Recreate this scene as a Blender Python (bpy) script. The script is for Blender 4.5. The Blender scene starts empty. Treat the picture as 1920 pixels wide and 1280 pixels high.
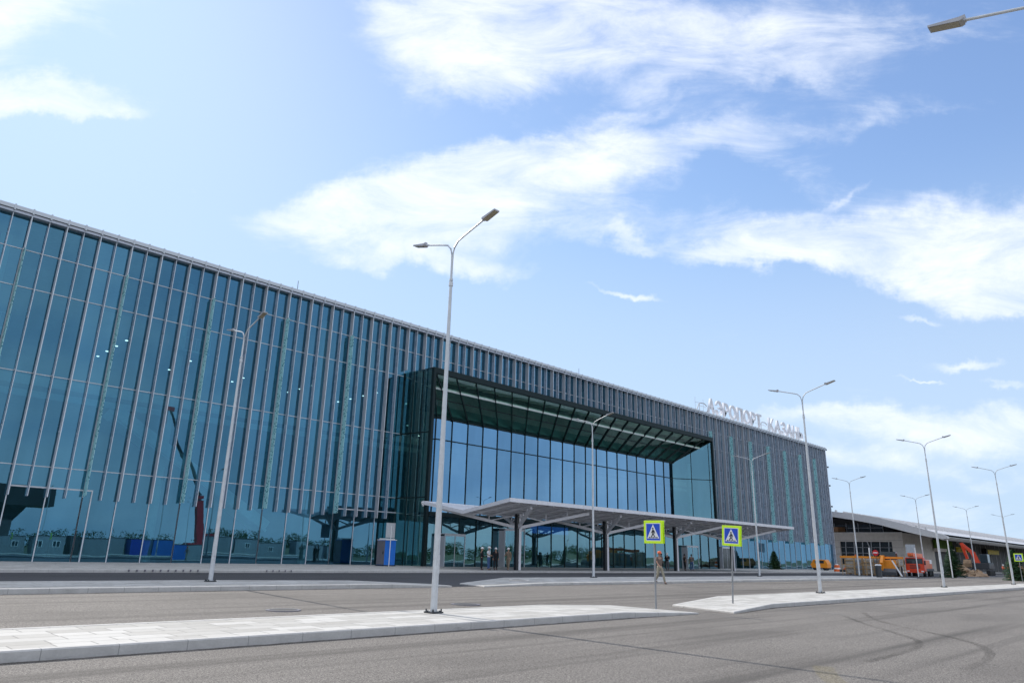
import bpy, bmesh, math, random
from mathutils import Vector, Matrix
random.seed(7)
R = math.radians
scene = bpy.context.scene
col = scene.collection

# ------------------------------------------------------------------ camera
EYE = 1.55
F_PX, PITCH, ROLL, YAW = 1325.75, 0.292390, 0.0256391, 0.786266
cy, sy, cp, sp = math.cos(YAW), math.sin(YAW), math.cos(PITCH), math.sin(PITCH)
fw = Vector((sy*cp, cy*cp, sp)); rt = Vector((cy, -sy, 0)); upv = rt.cross(fw)
r2 = rt*math.cos(ROLL) + upv*math.sin(ROLL); u2 = upv*math.cos(ROLL) - rt*math.sin(ROLL)
cam = bpy.data.cameras.new('camera'); camo = bpy.data.objects.new('camera', cam); col.objects.link(camo)
camo.matrix_world = Matrix(((r2.x, u2.x, -fw.x, 0), (r2.y, u2.y, -fw.y, 0), (r2.z, u2.z, -fw.z, EYE), (0, 0, 0, 1)))
cam.sensor_width = 36; cam.lens = F_PX/1920*36; cam.clip_start = .1; cam.clip_end = 9000
scene.camera = camo

# ------------------------------------------------------------------ sky, sun, exposure
SUN_EL, SUN_AZ = R(36.5), R(2.5)        # sun stands behind the building, azimuth from +Y towards +X
scene.view_settings.view_transform = 'Standard'; scene.view_settings.look = 'None'
scene.view_settings.gamma = 1; scene.view_settings.exposure = 0.58
world = bpy.data.worlds.new('World'); scene.world = world; world.use_nodes = True
wn = world.node_tree; wn.nodes.clear()
def WN(t, **k):
    n = wn.nodes.new(t)
    for a, b in k.items(): setattr(n, a, b)
    return n
def wl(a, b): wn.links.new(a, b)
def wm(op, a, b=None, c=None, clamp=False):
    n = WN('ShaderNodeMath', operation=op, use_clamp=clamp)
    for i, v in enumerate((a, b, c)):
        if v is None: continue
        if isinstance(v, (int, float)): n.inputs[i].default_value = v
        else: wl(v, n.inputs[i])
    return n.outputs[0]
sky = WN('ShaderNodeTexSky', sky_type='NISHITA', sun_disc=False, sun_elevation=SUN_EL, sun_rotation=SUN_AZ,
         air_density=1.0, dust_density=0.35, ozone_density=3.0, altitude=100)
geo = WN('ShaderNodeNewGeometry'); vneg = WN('ShaderNodeVectorMath', operation='SCALE'); vneg.inputs[3].default_value = -1
wl(geo.outputs['Incoming'], vneg.inputs[0]); D = vneg.outputs[0]
# a fixed chart of the sky towards the north-east (azimuth 45, 17 degrees up): clouds sit at fixed compass bearings
CA, CE = R(45.05), R(16.75)
cf = Vector((math.sin(CA)*math.cos(CE), math.cos(CA)*math.cos(CE), math.sin(CE)))
cr = Vector((math.cos(CA), -math.sin(CA), 0)); cu = cr.cross(cf)
def wdot(v):
    n = WN('ShaderNodeVectorMath', operation='DOT_PRODUCT'); wl(D, n.inputs[0]); n.inputs[1].default_value = v
    return n.outputs['Value']
tf = wdot(cf); tfc = wm('MAXIMUM', tf, 0.08)
U = wm('DIVIDE', wdot(cr), tfc); V = wm('DIVIDE', wdot(cu), tfc)
fr_ = WN('ShaderNodeMapRange', interpolation_type='SMOOTHSTEP'); wl(tf, fr_.inputs[0]); fr_.inputs[1].default_value = .08; fr_.inputs[2].default_value = .45; front = fr_.outputs[0]
comb = WN('ShaderNodeCombineXYZ'); wl(U, comb.inputs[0]); wl(V, comb.inputs[1])
# large warp so that cloud edges are torn, not elliptical
wp = WN('ShaderNodeTexNoise'); wp.inputs['Scale'].default_value = 4.2; wp.inputs['Detail'].default_value = 6
wp.inputs['Roughness'].default_value = .62; wl(comb.outputs[0], wp.inputs['Vector'])
sub = WN('ShaderNodeVectorMath', operation='SUBTRACT'); wl(wp.outputs['Color'], sub.inputs[0]); sub.inputs[1].default_value = (.5, .5, .5)
scl = WN('ShaderNodeVectorMath', operation='SCALE'); wl(sub.outputs[0], scl.inputs[0]); scl.inputs[3].default_value = .17
add = WN('ShaderNodeVectorMath', operation='ADD'); wl(comb.outputs[0], add.inputs[0]); wl(scl.outputs[0], add.inputs[1])
sepw = WN('ShaderNodeSeparateXYZ'); wl(add.outputs[0], sepw.inputs[0]); UW, VW = sepw.outputs[0], sepw.outputs[1]
CLOUDS = [  # bearing given as chart position (pixels of a 1920 wide chart), radii, tilt, weight
 (10, 5, 250, 85, -16, 1.9), (60, 195, 190, 26, 10, 1.2), (150, 240, 105, 15, 8, 1.1), (10, 215, 110, 26, 4, .9),
 (850, 80, 125, 75, 0, 2.2), (960, 60, 190, 85, -8, 1.6), (1230, 30, 290, 66, -6, .85), (1250, 120, 190, 26, -30, .62), (1560, 45, 230, 60, -4, .7), (700, 30, 50, 16, 20, .6),
 (1400, 110, 140, 36, -25, .55), (1180, 205, 80, 9, -20, .4), (1480, 90, 150, 40, 10, .5),
 (760, 385, 190, 48, -12, 1.5), (930, 350, 200, 50, -14, 1.6), (1060, 310, 170, 42, -18, 1.0), (1250, 275, 260, 44, -12, .95), (1420, 290, 160, 34, 10, .7), (850, 440, 170, 30, 0, 1.0),
 (810, 492, 150, 20, 4, 1.4), (600, 400, 100, 22, -12, .8), (1172, 432, 58, 12, 5, .9), (1570, 345, 80, 7, -30, .45), (1640, 205, 240, 22, -10, .45), (1000, 395, 160, 30, 0, .7), (905, 305, 50, 12, -20, .5), (1000, 275, 40, 9, -30, .35),
 (1600, 440, 260, 34, 5, 1.5), (1900, 430, 220, 60, 0, 2.2), (1760, 440, 160, 52, 0, 1.4), (1420, 473, 150, 17, 6, 1.4), (1740, 505, 240, 22, 9, 1.1), (1705, 566, 42, 8, 5, .95), (1900, 545, 70, 12, 5, .6),
 (1157, 536, 56, 7, 8, 1.2), (1820, 650, 60, 10, 0, 1.3), (1715, 685, 52, 4, 0, 1.0), (1900, 690, 50, 9, 0, 1.1),
 (1760, 775, 300, 30, -4, 1.0), (1920, 790, 240, 50, 0, .9), (1600, 850, 240, 22, 4, .6), (1780, 880, 300, 22, 0, .5), (1700, 960, 420, 40, 0, .5), (1560, 770, 120, 14, -6, .6)]
total = None
for (cx, cyp, rx, ry, an, wgt) in CLOUDS:
    uu, vv = (cx-960)/F_PX, (640-cyp)/F_PX
    ca, sa = math.cos(R(-an)), math.sin(R(-an))
    du = wm('SUBTRACT', UW, uu); dv = wm('SUBTRACT', VW, vv)
    a = wm('MULTIPLY_ADD', du, ca*F_PX/rx, wm('MULTIPLY', dv, sa*F_PX/rx))
    b = wm('MULTIPLY_ADD', du, -sa*F_PX/ry, wm('MULTIPLY', dv, ca*F_PX/ry))
    q = wm('MULTIPLY_ADD', a, a, wm('MULTIPLY', b, b))
    g = wm('MULTIPLY', wm('EXPONENT', wm('MULTIPLY', q, -.8)), wgt)
    total = g if total is None else wm('ADD', total, g)
total = wm('MULTIPLY', wm('TANH', wm('MULTIPLY', total, .95)), front)
mp = WN('ShaderNodeMapping'); wl(comb.outputs[0], mp.inputs[0]); mp.inputs['Rotation'].default_value = (0, 0, R(-12)); mp.inputs['Scale'].default_value = (3.2, 9, 1)
n1 = WN('ShaderNodeTexNoise'); n1.inputs['Scale'].default_value = 1.6; n1.inputs['Detail'].default_value = 10; n1.inputs['Roughness'].default_value = .66
n1.inputs['Distortion'].default_value = .5; wl(mp.outputs[0], n1.inputs['Vector'])
dens = wm('ADD', total, wm('MULTIPLY', wm('SUBTRACT', n1.outputs['Fac'], .5), 1.7))
mr = WN('ShaderNodeMapRange', interpolation_type='SMOOTHSTEP'); wl(dens, mr.inputs[0]); mr.inputs[1].default_value = .22; mr.inputs[2].default_value = 1.45; mr.inputs[3].default_value = .02
cl_front = wm('MULTIPLY', mr.outputs[0], front)
# thin out-of-view veil added to whiten skylight (also what the glass facade mirrors)
n2 = WN('ShaderNodeTexNoise'); n2.inputs['Scale'].default_value = 2.4; n2.inputs['Detail'].default_value = 8; n2.inputs['Roughness'].default_value = .55
mp2 = WN('ShaderNodeMapping'); wl(D, mp2.inputs[0]); mp2.inputs['Scale'].default_value = (1.3, 1.3, 4.0); wl(mp2.outputs[0], n2.inputs['Vector'])
mr2 = WN('ShaderNodeMapRange', interpolation_type='SMOOTHSTEP'); wl(n2.outputs['Fac'], mr2.inputs[0]); mr2.inputs[1].default_value = .40; mr2.inputs[2].default_value = .66
mr2.inputs[3].default_value = .38; mr2.inputs[4].default_value = .95
cl_back = wm('MULTIPLY', mr2.outputs[0], wm('SUBTRACT', 1.0, front))
sepz = WN('ShaderNodeSeparateXYZ'); wl(D, sepz.inputs[0])
ov = WN('ShaderNodeMapRange', interpolation_type='SMOOTHSTEP'); wl(sepz.outputs[2], ov.inputs[0]); ov.inputs[1].default_value = .72; ov.inputs[2].default_value = .88; ov.inputs[4].default_value = .9  # overhead veil out of view, added for paler skylight
cloud = wm('MAXIMUM', wm('ADD', cl_front, cl_back, clamp=True), ov.outputs[0])
tint = WN('ShaderNodeMix', data_type='RGBA', blend_type='MULTIPLY'); tint.inputs[0].default_value = 1; wl(sky.outputs[0], tint.inputs[6]); tint.inputs[7].default_value = (1.02, 1.02, 1.08, 1)
# pale air near the horizon
sepd = WN('ShaderNodeSeparateXYZ'); wl(D, sepd.inputs[0])
hz = WN('ShaderNodeMapRange', interpolation_type='SMOOTHSTEP'); wl(sepd.outputs[2], hz.inputs[0]); hz.inputs[1].default_value = .50; hz.inputs[2].default_value = .0; hz.inputs[4].default_value = .9
hmix = WN('ShaderNodeMix', data_type='RGBA'); wl(hz.outputs[0], hmix.inputs[0]); wl(tint.outputs[2], hmix.inputs[6]); hmix.inputs[7].default_value = (3.5, 4.25, 5.05, 1)
cmix = WN('ShaderNodeMix', data_type='RGBA'); wl(cloud, cmix.inputs[0]); sc3 = WN('ShaderNodeSeparateColor'); wl(hmix.outputs[2], sc3.inputs[0]); cc3 = WN('ShaderNodeCombineColor')
for ch, kk in enumerate((2.8, 3.8, 5.2)):      # soft shoulder round the solar glow
    q4 = wm('POWER', wm('MULTIPLY', sc3.outputs[ch], 1/kk), 4.0)
    wl(wm('DIVIDE', sc3.outputs[ch], wm('POWER', wm('ADD', q4, 1.0), .25)), cc3.inputs[ch])
wl(cc3.outputs[0], cmix.inputs[6]); cmix.inputs[7].default_value = (4.9, 5.1, 5.5, 1)
bg = WN('ShaderNodeBackground'); bg.inputs[1].default_value = .15; wl(cmix.outputs[2], bg.inputs[0])
wo = WN('ShaderNodeOutputWorld'); wl(bg.outputs[0], wo.inputs[0])
sl = bpy.data.lights.new('sun', 'SUN'); sl.energy = 2.85; sl.angle = R(.53); sl.color = (1, .95, .88)
so = bpy.data.objects.new('sun', sl); col.objects.link(so)
sdir = Vector((math.sin(SUN_AZ)*math.cos(SUN_EL), math.cos(SUN_AZ)*math.cos(SUN_EL), math.sin(SUN_EL)))
so.rotation_euler = sdir.to_track_quat('Z', 'Y').to_euler(); so.location = (0, 200, 150)

# ------------------------------------------------------------------ materials
class NT:
    def __init__(s, name):
        s.m = bpy.data.materials.new(name); s.m.use_nodes = True; s.t = s.m.node_tree; s.t.nodes.clear()
        s.out = s.t.nodes.new('ShaderNodeOutputMaterial')
    def n(s, t, inp=None, **k):
        n = s.t.nodes.new(t)
        for a, b in k.items(): setattr(n, a, b)
        for a, b in (inp or {}).items():
            if hasattr(b, 'is_output') or isinstance(b, bpy.types.NodeSocket): s.t.links.new(b, n.inputs[a])
            else: n.inputs[a].default_value = b
        return n
    def math(s, op, a, b=0.0, clamp=False):
        n = s.t.nodes.new('ShaderNodeMath'); n.operation = op; n.use_clamp = clamp
        for i, v in enumerate((a, b)):
            if isinstance(v, (int, float)): n.inputs[i].default_value = v
            else: s.t.links.new(v, n.inputs[i])
        return n.outputs[0]
    def mix(s, f, a, b):
        n = s.t.nodes.new('ShaderNodeMix'); n.data_type = 'RGBA'
        for i, v in ((0, f), (6, a), (7, b)):
            if isinstance(v, bpy.types.NodeSocket): s.t.links.new(v, n.inputs[i])
            else: n.inputs[i].default_value = v if i == 0 else (*v, 1)
        return n.outputs[2]
    def pos(s, scale=(1, 1, 1), rot=(0, 0, 0)):
        g = s.n('ShaderNodeNewGeometry'); mp = s.n('ShaderNodeMapping', {0: g.outputs['Position']})
        mp.inputs['Scale'].default_value = scale; mp.inputs['Rotation'].default_value = rot
        return mp.outputs[0]
    def noise(s, vec, scale, detail=4, rough=.55):
        return s.n('ShaderNodeTexNoise', {'Vector': vec, 'Scale': scale, 'Detail': detail, 'Roughness': rough}).outputs['Fac']
    def ramp(s, v, lo, hi, a=0., b=1.):
        n = s.n('ShaderNodeMapRange', {0: v, 1: lo, 2: hi, 3: a, 4: b}); return n.outputs[0]
    def link(s, a, b): s.t.links.new(a, b)
    def surf(s, sh): s.link(sh, s.out.inputs[0])

def simple(name, c, rough=.6, metal=0., var=.12, vs=3., bump=0., spec=.5):
    t = NT(name); v = t.noise(t.pos(), vs, 5)
    f = t.ramp(v, .3, .7)
    cc = t.mix(f, tuple(x*(1-var) for x in c), tuple(min(1, x*(1+var)) for x in c))
    p = t.n('ShaderNodeBsdfPrincipled', {'Base Color': cc, 'Roughness': t.ramp(v, .2, .8, max(0, rough-.07), min(1, rough+.07)), 'Metallic': metal})
    p.inputs['Specular IOR Level'].default_value = spec
    if bump:
        b = t.n('ShaderNodeBump', {'Height': t.noise(t.pos(), 60, 3), 'Strength': bump, 'Distance': .01}); t.link(b.outputs[0], p.inputs['Normal'])
    t.surf(p.outputs[0]); return t.m

def glass(name, refl, gloss_col, trans_col, wav=.006, rough=.0, pw=4.0):
    t = NT(name)
    lw = t.n('ShaderNodeLayerWeight', {'Blend': .5})
    f = t.math('ADD', t.math('MULTIPLY', t.math('POWER', lw.outputs['Facing'], pw), 1-refl), refl, clamp=True)
    nb = t.n('ShaderNodeBump', {'Height': t.noise(t.pos((1, 1, .6)), .9, 1, .3), 'Strength': 1.0, 'Distance': wav})
    oi = t.n('ShaderNodeObjectInfo'); dirt = t.noise(t.pos((.5, .5, .12)), 1.3, 5, .6)
    vf = t.math('ADD', t.math('MULTIPLY', oi.outputs['Random'], .45), t.math('MULTIPLY', dirt, .75))
    gc = t.mix(t.ramp(vf, .2, 1.0), tuple(x*.80 for x in gloss_col), tuple(min(1, x*1.16) for x in gloss_col))
    gc = t.mix(t.math('POWER', lw.outputs['Facing'], 3.5), gc, (.80, .92, 1.0))
    g = t.n('ShaderNodeBsdfGlossy', {'Color': gc, 'Roughness': rough, 'Normal': nb.outputs[0]})
    tr = t.n('ShaderNodeBsdfTransparent', {'Color': (*trans_col, 1)})
    mx = t.n('ShaderNodeMixShader', {0: f, 1: tr.outputs[0], 2: g.outputs[0]})
    t.surf(mx.outputs[0]); return t.m

M = {}
M['glass'] = glass('blue_facade_glass', .40, (.145, .385, .575), (.30, .54, .60), .0016, pw=2.6)
M['glass_low'] = glass('ground_floor_glass', .38, (.26, .54, .68), (.30, .50, .50), .004)
M['glass_recess'] = glass('recess_glass', .62, (.20, .42, .66), (.16, .30, .33), .0015)
M['glass_dark'] = glass('dark_green_glass', .42, (.45, .80, .78), (.26, .50, .46), .003)
M['fin'] = simple('anodised_fin', (.44, .47, .54), .28, .3, .10, 1.2)
M['fin_edge'] = simple('bright_fin_edge', (.62, .66, .71), .35, .2, .06, 1.2)
M['fin_b'] = simple('anodised_fin_bluish', (.46, .45, .47), .32, .2, .10, 1.2)
M['trim'] = simple('light_trim', (.56, .59, .63), .42, .3, .05)
M['glass_soffit'] = glass('soffit_glass', .17, (.6, .8, .75), (.62, .84, .76), .003)
M['dark'] = simple('dark_green_frame', (.008, .020, .022), .5, .0, .2, 3., 0., .2)
M['canopy'] = simple('canopy_paint', (.76, .75, .78), .45, .1, .06)
M['canopy_dark'] = simple('canopy_column_dark', (.012, .014, .018), .4)
M['galv'] = simple('galvanised_steel', (.56, .58, .60), .42, .35, .10, 6)
M['post_grey'] = simple('dull_zinc_post', (.27, .28, .29), .5, .3, .15, 5)
M['lamp_head'] = simple('lamp_housing', (.42, .42, .44), .5, .3, .1)
M['lamp_lens'] = simple('lamp_lens', (.33, .30, .22), .25, 0, .1)
M['white'] = simple('white_paint', (.80, .80, .80), .5, 0, .03)
M['white_letter'] = simple('white_letter', (.74, .75, .80), .5, 0, .03)
M['black'] = simple('black_paint', (.012, .012, .014), .5)
M['lime'] = simple('lime_sheeting', (.68, 1.0, .02), .45, 0, .03)
M['signblue'] = simple('sign_blue', (.005, .07, .55), .4, 0, .05)
M['signred'] = simple('sign_red', (.60, .015, .02), .4, 0, .05)
M['interior'] = simple('interior_wall', (.30, .36, .36), .8, 0, .2, .4)
M['interior_floor'] = simple('interior_floor', (.25, .27, .27), .5)
M['interior_white'] = simple('interior_white', (.62, .68, .66), .7, 0, .08)
M['roofgrey'] = simple('flat_roof', (.3, .3, .31), .9)
M['blue_plastic'] = simple('blue_plastic', (.01, .19, .72), .45, 0, .05)
M['grey_plastic'] = simple('grey_plastic', (.17, .16, .18), .5, 0, .08)
M['orange'] = simple('orange_paint', (.72, .13, .015), .42, 0, .1)
M['redorange'] = simple('red_orange_paint', (.72, .06, .015), .4, 0, .12)
M['yelloworange'] = simple('yellow_orange_paint', (.80, .27, .01), .45, 0, .12)
M['windscreen'] = simple('windscreen', (.03, .045, .055), .08)
M['rubber'] = simple('rubber', (.02, .02, .02), .85)
M['steel_dark'] = simple('dark_steel', (.05, .055, .06), .5, .3)
M['timber'] = simple('pallet_timber', (.42, .27, .13), .8, 0, .3, 8)
M['wrap'] = simple('wrapped_goods', (.42, .38, .32), .55, 0, .3, 5)
M['stone_lt'] = simple('light_cladding', (.78, .72, .66), .7, 0, .08, 1.5)
M['stone_dk'] = simple('dark_cladding', (.07, .07, .075), .6, 0, .3, .8)
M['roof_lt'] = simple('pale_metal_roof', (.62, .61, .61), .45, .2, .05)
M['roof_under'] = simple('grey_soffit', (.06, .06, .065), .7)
M['wood_panel'] = simple('warm_wood_panel', (.45, .24, .13), .6)
M['yellow'] = simple('yellow_letter', (.75, .55, .02), .5)
M['cabin'] = simple('cabin_panel', (.24, .26, .28), .6, 0, .12)
M['cabin_dark'] = simple('cabin_dark', (.05, .05, .055), .6)
M['crane_red'] = simple('crane_red', (.38, .01, .02), .5)
M['earth'] = simple('excavated_earth', (.30, .20, .12), .95, 0, .35, 2.)
M['skin'] = simple('skin', (.42, .24, .17), .6)
M['shoe'] = simple('shoe', (.02, .02, .02), .6)
M['cast_iron'] = simple('cast_iron', (.03, .03, .03), .7)
M['bark'] = simple('bark', (.07, .045, .03), .9)

def paver_mat():
    t = NT('concrete_pavers')
    v = t.pos((1, 1, 1), (0, 0, R(0)))
    br = t.n('ShaderNodeTexBrick', {'Vector': v, 'Color1': (.0, .0, .0, 1), 'Color2': (1, 1, 1, 1), 'Mortar': (.5, .5, .5, 1), 'Scale': 1.0, 'Mortar Size': .014,
             'Mortar Smooth': .3, 'Bias': 0.0, 'Brick Width': .9, 'Row Height': .45}, offset=.37, squash=.6, squash_frequency=3)
    bl = t.noise(t.pos(), .6, 6, .65); sm = t.noise(t.pos(), 9, 5, .6)
    f = t.math('ADD', t.math('MULTIPLY', br.outputs['Color'], .45), t.math('MULTIPLY', t.math('ADD', bl, sm), .33))
    c = t.mix(t.ramp(f, .25, .95), (.35, .335, .305), (.60, .585, .55))
    c = t.mix(t.math('MULTIPLY', br.outputs['Fac'], .7), c, (.15, .145, .135))
    # grit washed into the paving, pale brown stains
    st = t.ramp(t.noise(t.pos((.5, 1.4, 1)), 1.1, 8, .75), .52, .72, 0, .6)
    c = t.mix(st, c, (.34, .31, .27))
    p = t.n('ShaderNodeBsdfPrincipled', {'Base Color': c, 'Roughness': .85})
    h = t.math('SUBTRACT', t.math('MULTIPLY', sm, .35), br.outputs['Fac'])
    b = t.n('ShaderNodeBump', {'Height': h, 'Strength': .5, 'Distance': .006}); t.link(b.outputs[0], p.inputs['Normal'])
    t.surf(p.outputs[0]); return t.m
def kerb_mat():
    t = NT('kerb_concrete')
    v = t.pos()
    w = t.n('ShaderNodeTexBrick', {'Vector': v, 'Scale': 1.0, 'Brick Width': 1.0, 'Row Height': 50., 'Mortar Size': .006, 'Color1': (0, 0, 0, 1), 'Color2': (1, 1, 1, 1)}, offset=0)
    f = t.noise(v, 2.0, 6, .7); g = t.noise(v, 25, 4, .6)
    c = t.mix(t.ramp(t.math('ADD', f, t.math('MULTIPLY', g, .4)), .4, 1.0), (.42, .405, .38), (.62, .60, .57))
    dirt = t.ramp(t.noise(t.pos((.6, 1, 3)), 1.6, 7, .72), .57, .72, 0, .6)
    c = t.mix(dirt, c, (.24, .23, .21))
    c = t.mix(t.math('MULTIPLY', w.outputs['Fac'], .6), c, (.12, .12, .11))
    p = t.n('ShaderNodeBsdfPrincipled', {'Base Color': c, 'Roughness': .85})
    b = t.n('ShaderNodeBump', {'Height': g, 'Strength': .35, 'Distance': .004}); t.link(b.outputs[0], p.inputs['Normal'])
    t.surf(p.outputs[0]); return t.m
def asphalt_mat(name, lo, hi, speck, streak):
    t = NT(name)
    big = t.noise(t.pos((.10, .45, 1), (0, 0, R(3))), 1.0, 6, .6)
    mid = t.noise(t.pos((.5, 2.2, 1)), 1.0, 6, .65)
    fine = t.noise(t.pos(), 55, 4, .75)
    coarse = t.noise(t.pos(), 21, 3, .8)
    vor = t.n('ShaderNodeTexVoronoi', {'Vector': t.pos(), 'Scale': 80.}).outputs['Distance']
    f = t.math('ADD', t.math('MULTIPLY', big, .6), t.math('MULTIPLY', mid, .4))
    c = t.mix(t.ramp(f, .36, .64), lo, hi)
    c = t.mix(t.ramp(fine, .48, .60, 0, speck), c, tuple(min(1, x*2.0) for x in hi))
    c = t.mix(t.ramp(fine, .50, .38, 0, speck*1.2), c, tuple(x*.4 for x in lo))
    c = t.mix(t.ramp(coarse, .52, .62, 0, speck*.55), c, tuple(min(1, x*1.6) for x in hi))
    c = t.mix(t.ramp(coarse, .48, .38, 0, speck*.6), c, tuple(x*.5 for x in lo))
    pat = t.ramp(t.noise(t.pos((.16, .3, 1), (0, 0, R(20))), 1., 4, .55), .5, .62, 0, .28)
    c = t.mix(pat, c, tuple(x*.72 for x in lo))
    # pale scuffs and worn lane bands along the road
    sc = t.ramp(t.noise(t.pos((1.2, 9, 1)), 1.4, 5, .6), .68, .78, 0, .35)
    c = t.mix(sc, c, tuple(min(1, x*1.7) for x in hi))
    ln = t.ramp(t.noise(t.pos((.035, 1.1, 1), (0, 0, R(-4))), 1.0, 3, .5), .5, .68, 0, streak)
    c = t.mix(ln, c, tuple(x*.62 for x in lo))
    p = t.n('ShaderNodeBsdfPrincipled', {'Base Color': c, 'Roughness': .88}); p.inputs['Specular IOR Level'].default_value = .25
    b = t.n('ShaderNodeBump', {'Height': t.math('ADD', fine, vor), 'Strength': .6, 'Distance': .006}); t.link(b.outputs[0], p.inputs['Normal'])
    t.surf(p.outputs[0]); return t.m
M['paver'] = paver_mat(); M['kerb'] = kerb_mat()
M['asphalt'] = asphalt_mat('worn_asphalt', (.122, .111, .100), (.190, .174, .156), .75, .75)
M['asphalt_dark'] = asphalt_mat('dark_asphalt', (.060, .060, .063), (.082, .082, .086), .3, .3)  # darker, more even tone than the front road
M['field'] = simple('dry_grass_field', (.13, .14, .07), .95, 0, .4, .05)
def tyre_mat():
    t = NT('tyre_mark'); f = t.math('MULTIPLY', t.ramp(t.noise(t.pos((1, 1, 1)), 14, 5, .75), .38, .66, .0, .42), t.ramp(t.noise(t.pos(), .8, 2, .5), .35, .6, .35, 1.))
    d = t.n('ShaderNodeBsdfDiffuse', {'Color': (.03, .03, .03, 1)}); tr = t.n('ShaderNodeBsdfTransparent')
    t.surf(t.n('ShaderNodeMixShader', {0: f, 1: tr.outputs[0], 2: d.outputs[0]}).outputs[0]); return t.m
M['tyremark'] = tyre_mat()
def frit_mat():
    t = NT('printed_teal_glass')
    v = t.n('ShaderNodeTexVoronoi', {'Vector': t.pos((1, 1, 1)), 'Scale': 4.5, 'Randomness': 1.0}).outputs['Distance']
    n = t.noise(t.pos(), 9, 3, .6)
    f = t.ramp(t.math('ADD', v, t.math('MULTIPLY', n, .5)), .50, .60)
    c = t.mix(f, (.03, .26, .32), (.70, .98, 1.0))
    p = t.n('ShaderNodeBsdfPrincipled', {'Base Color': c, 'Roughness': .25})
    tl = t.n('ShaderNodeBsdfTranslucent', {'Color': c})
    m1 = t.n('ShaderNodeMixShader', {0: .4, 1: p.outputs[0], 2: tl.outputs[0]})
    tr = t.n('ShaderNodeBsdfTransparent', {'Color': (.3, .65, .62, 1)})
    m2 = t.n('ShaderNodeMixShader', {0: .28, 1: m1.outputs[0], 2: tr.outputs[0]})
    t.surf(m2.outputs[0]); return t.m
M['frit'] = frit_mat()
def emit_mat(name, c, s):
    t = NT(name); t.surf(t.n('ShaderNodeEmission', {'Color': (*c, 1), 'Strength': s}).outputs[0]); return t.m
M['downlight'] = emit_mat('lit_downlight', (1, .97, .92), 3)
M['led_blue'] = emit_mat('lit_blue_screen', (.05, .2, .8), .35)
def leaf_mat(name, a, b):
    t = NT(name); f = t.noise(t.pos(), 2.5, 4)
    c = t.mix(t.ramp(f, .35, .65), a, b)
    p = t.n('ShaderNodeBsdfPrincipled', {'Base Color': c, 'Roughness': .7}); p.inputs['Specular IOR Level'].default_value = .2
    t.surf(p.outputs[0]); return t.m
M['spruce'] = leaf_mat('spruce_needles', (.018, .05, .022), (.05, .105, .045))
M['leaf'] = leaf_mat('far_foliage', (.025, .055, .02), (.06, .11, .035))
M['grassgreen'] = leaf_mat('green_wall_plants', (.08, .16, .02), (.16, .27, .04))

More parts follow.
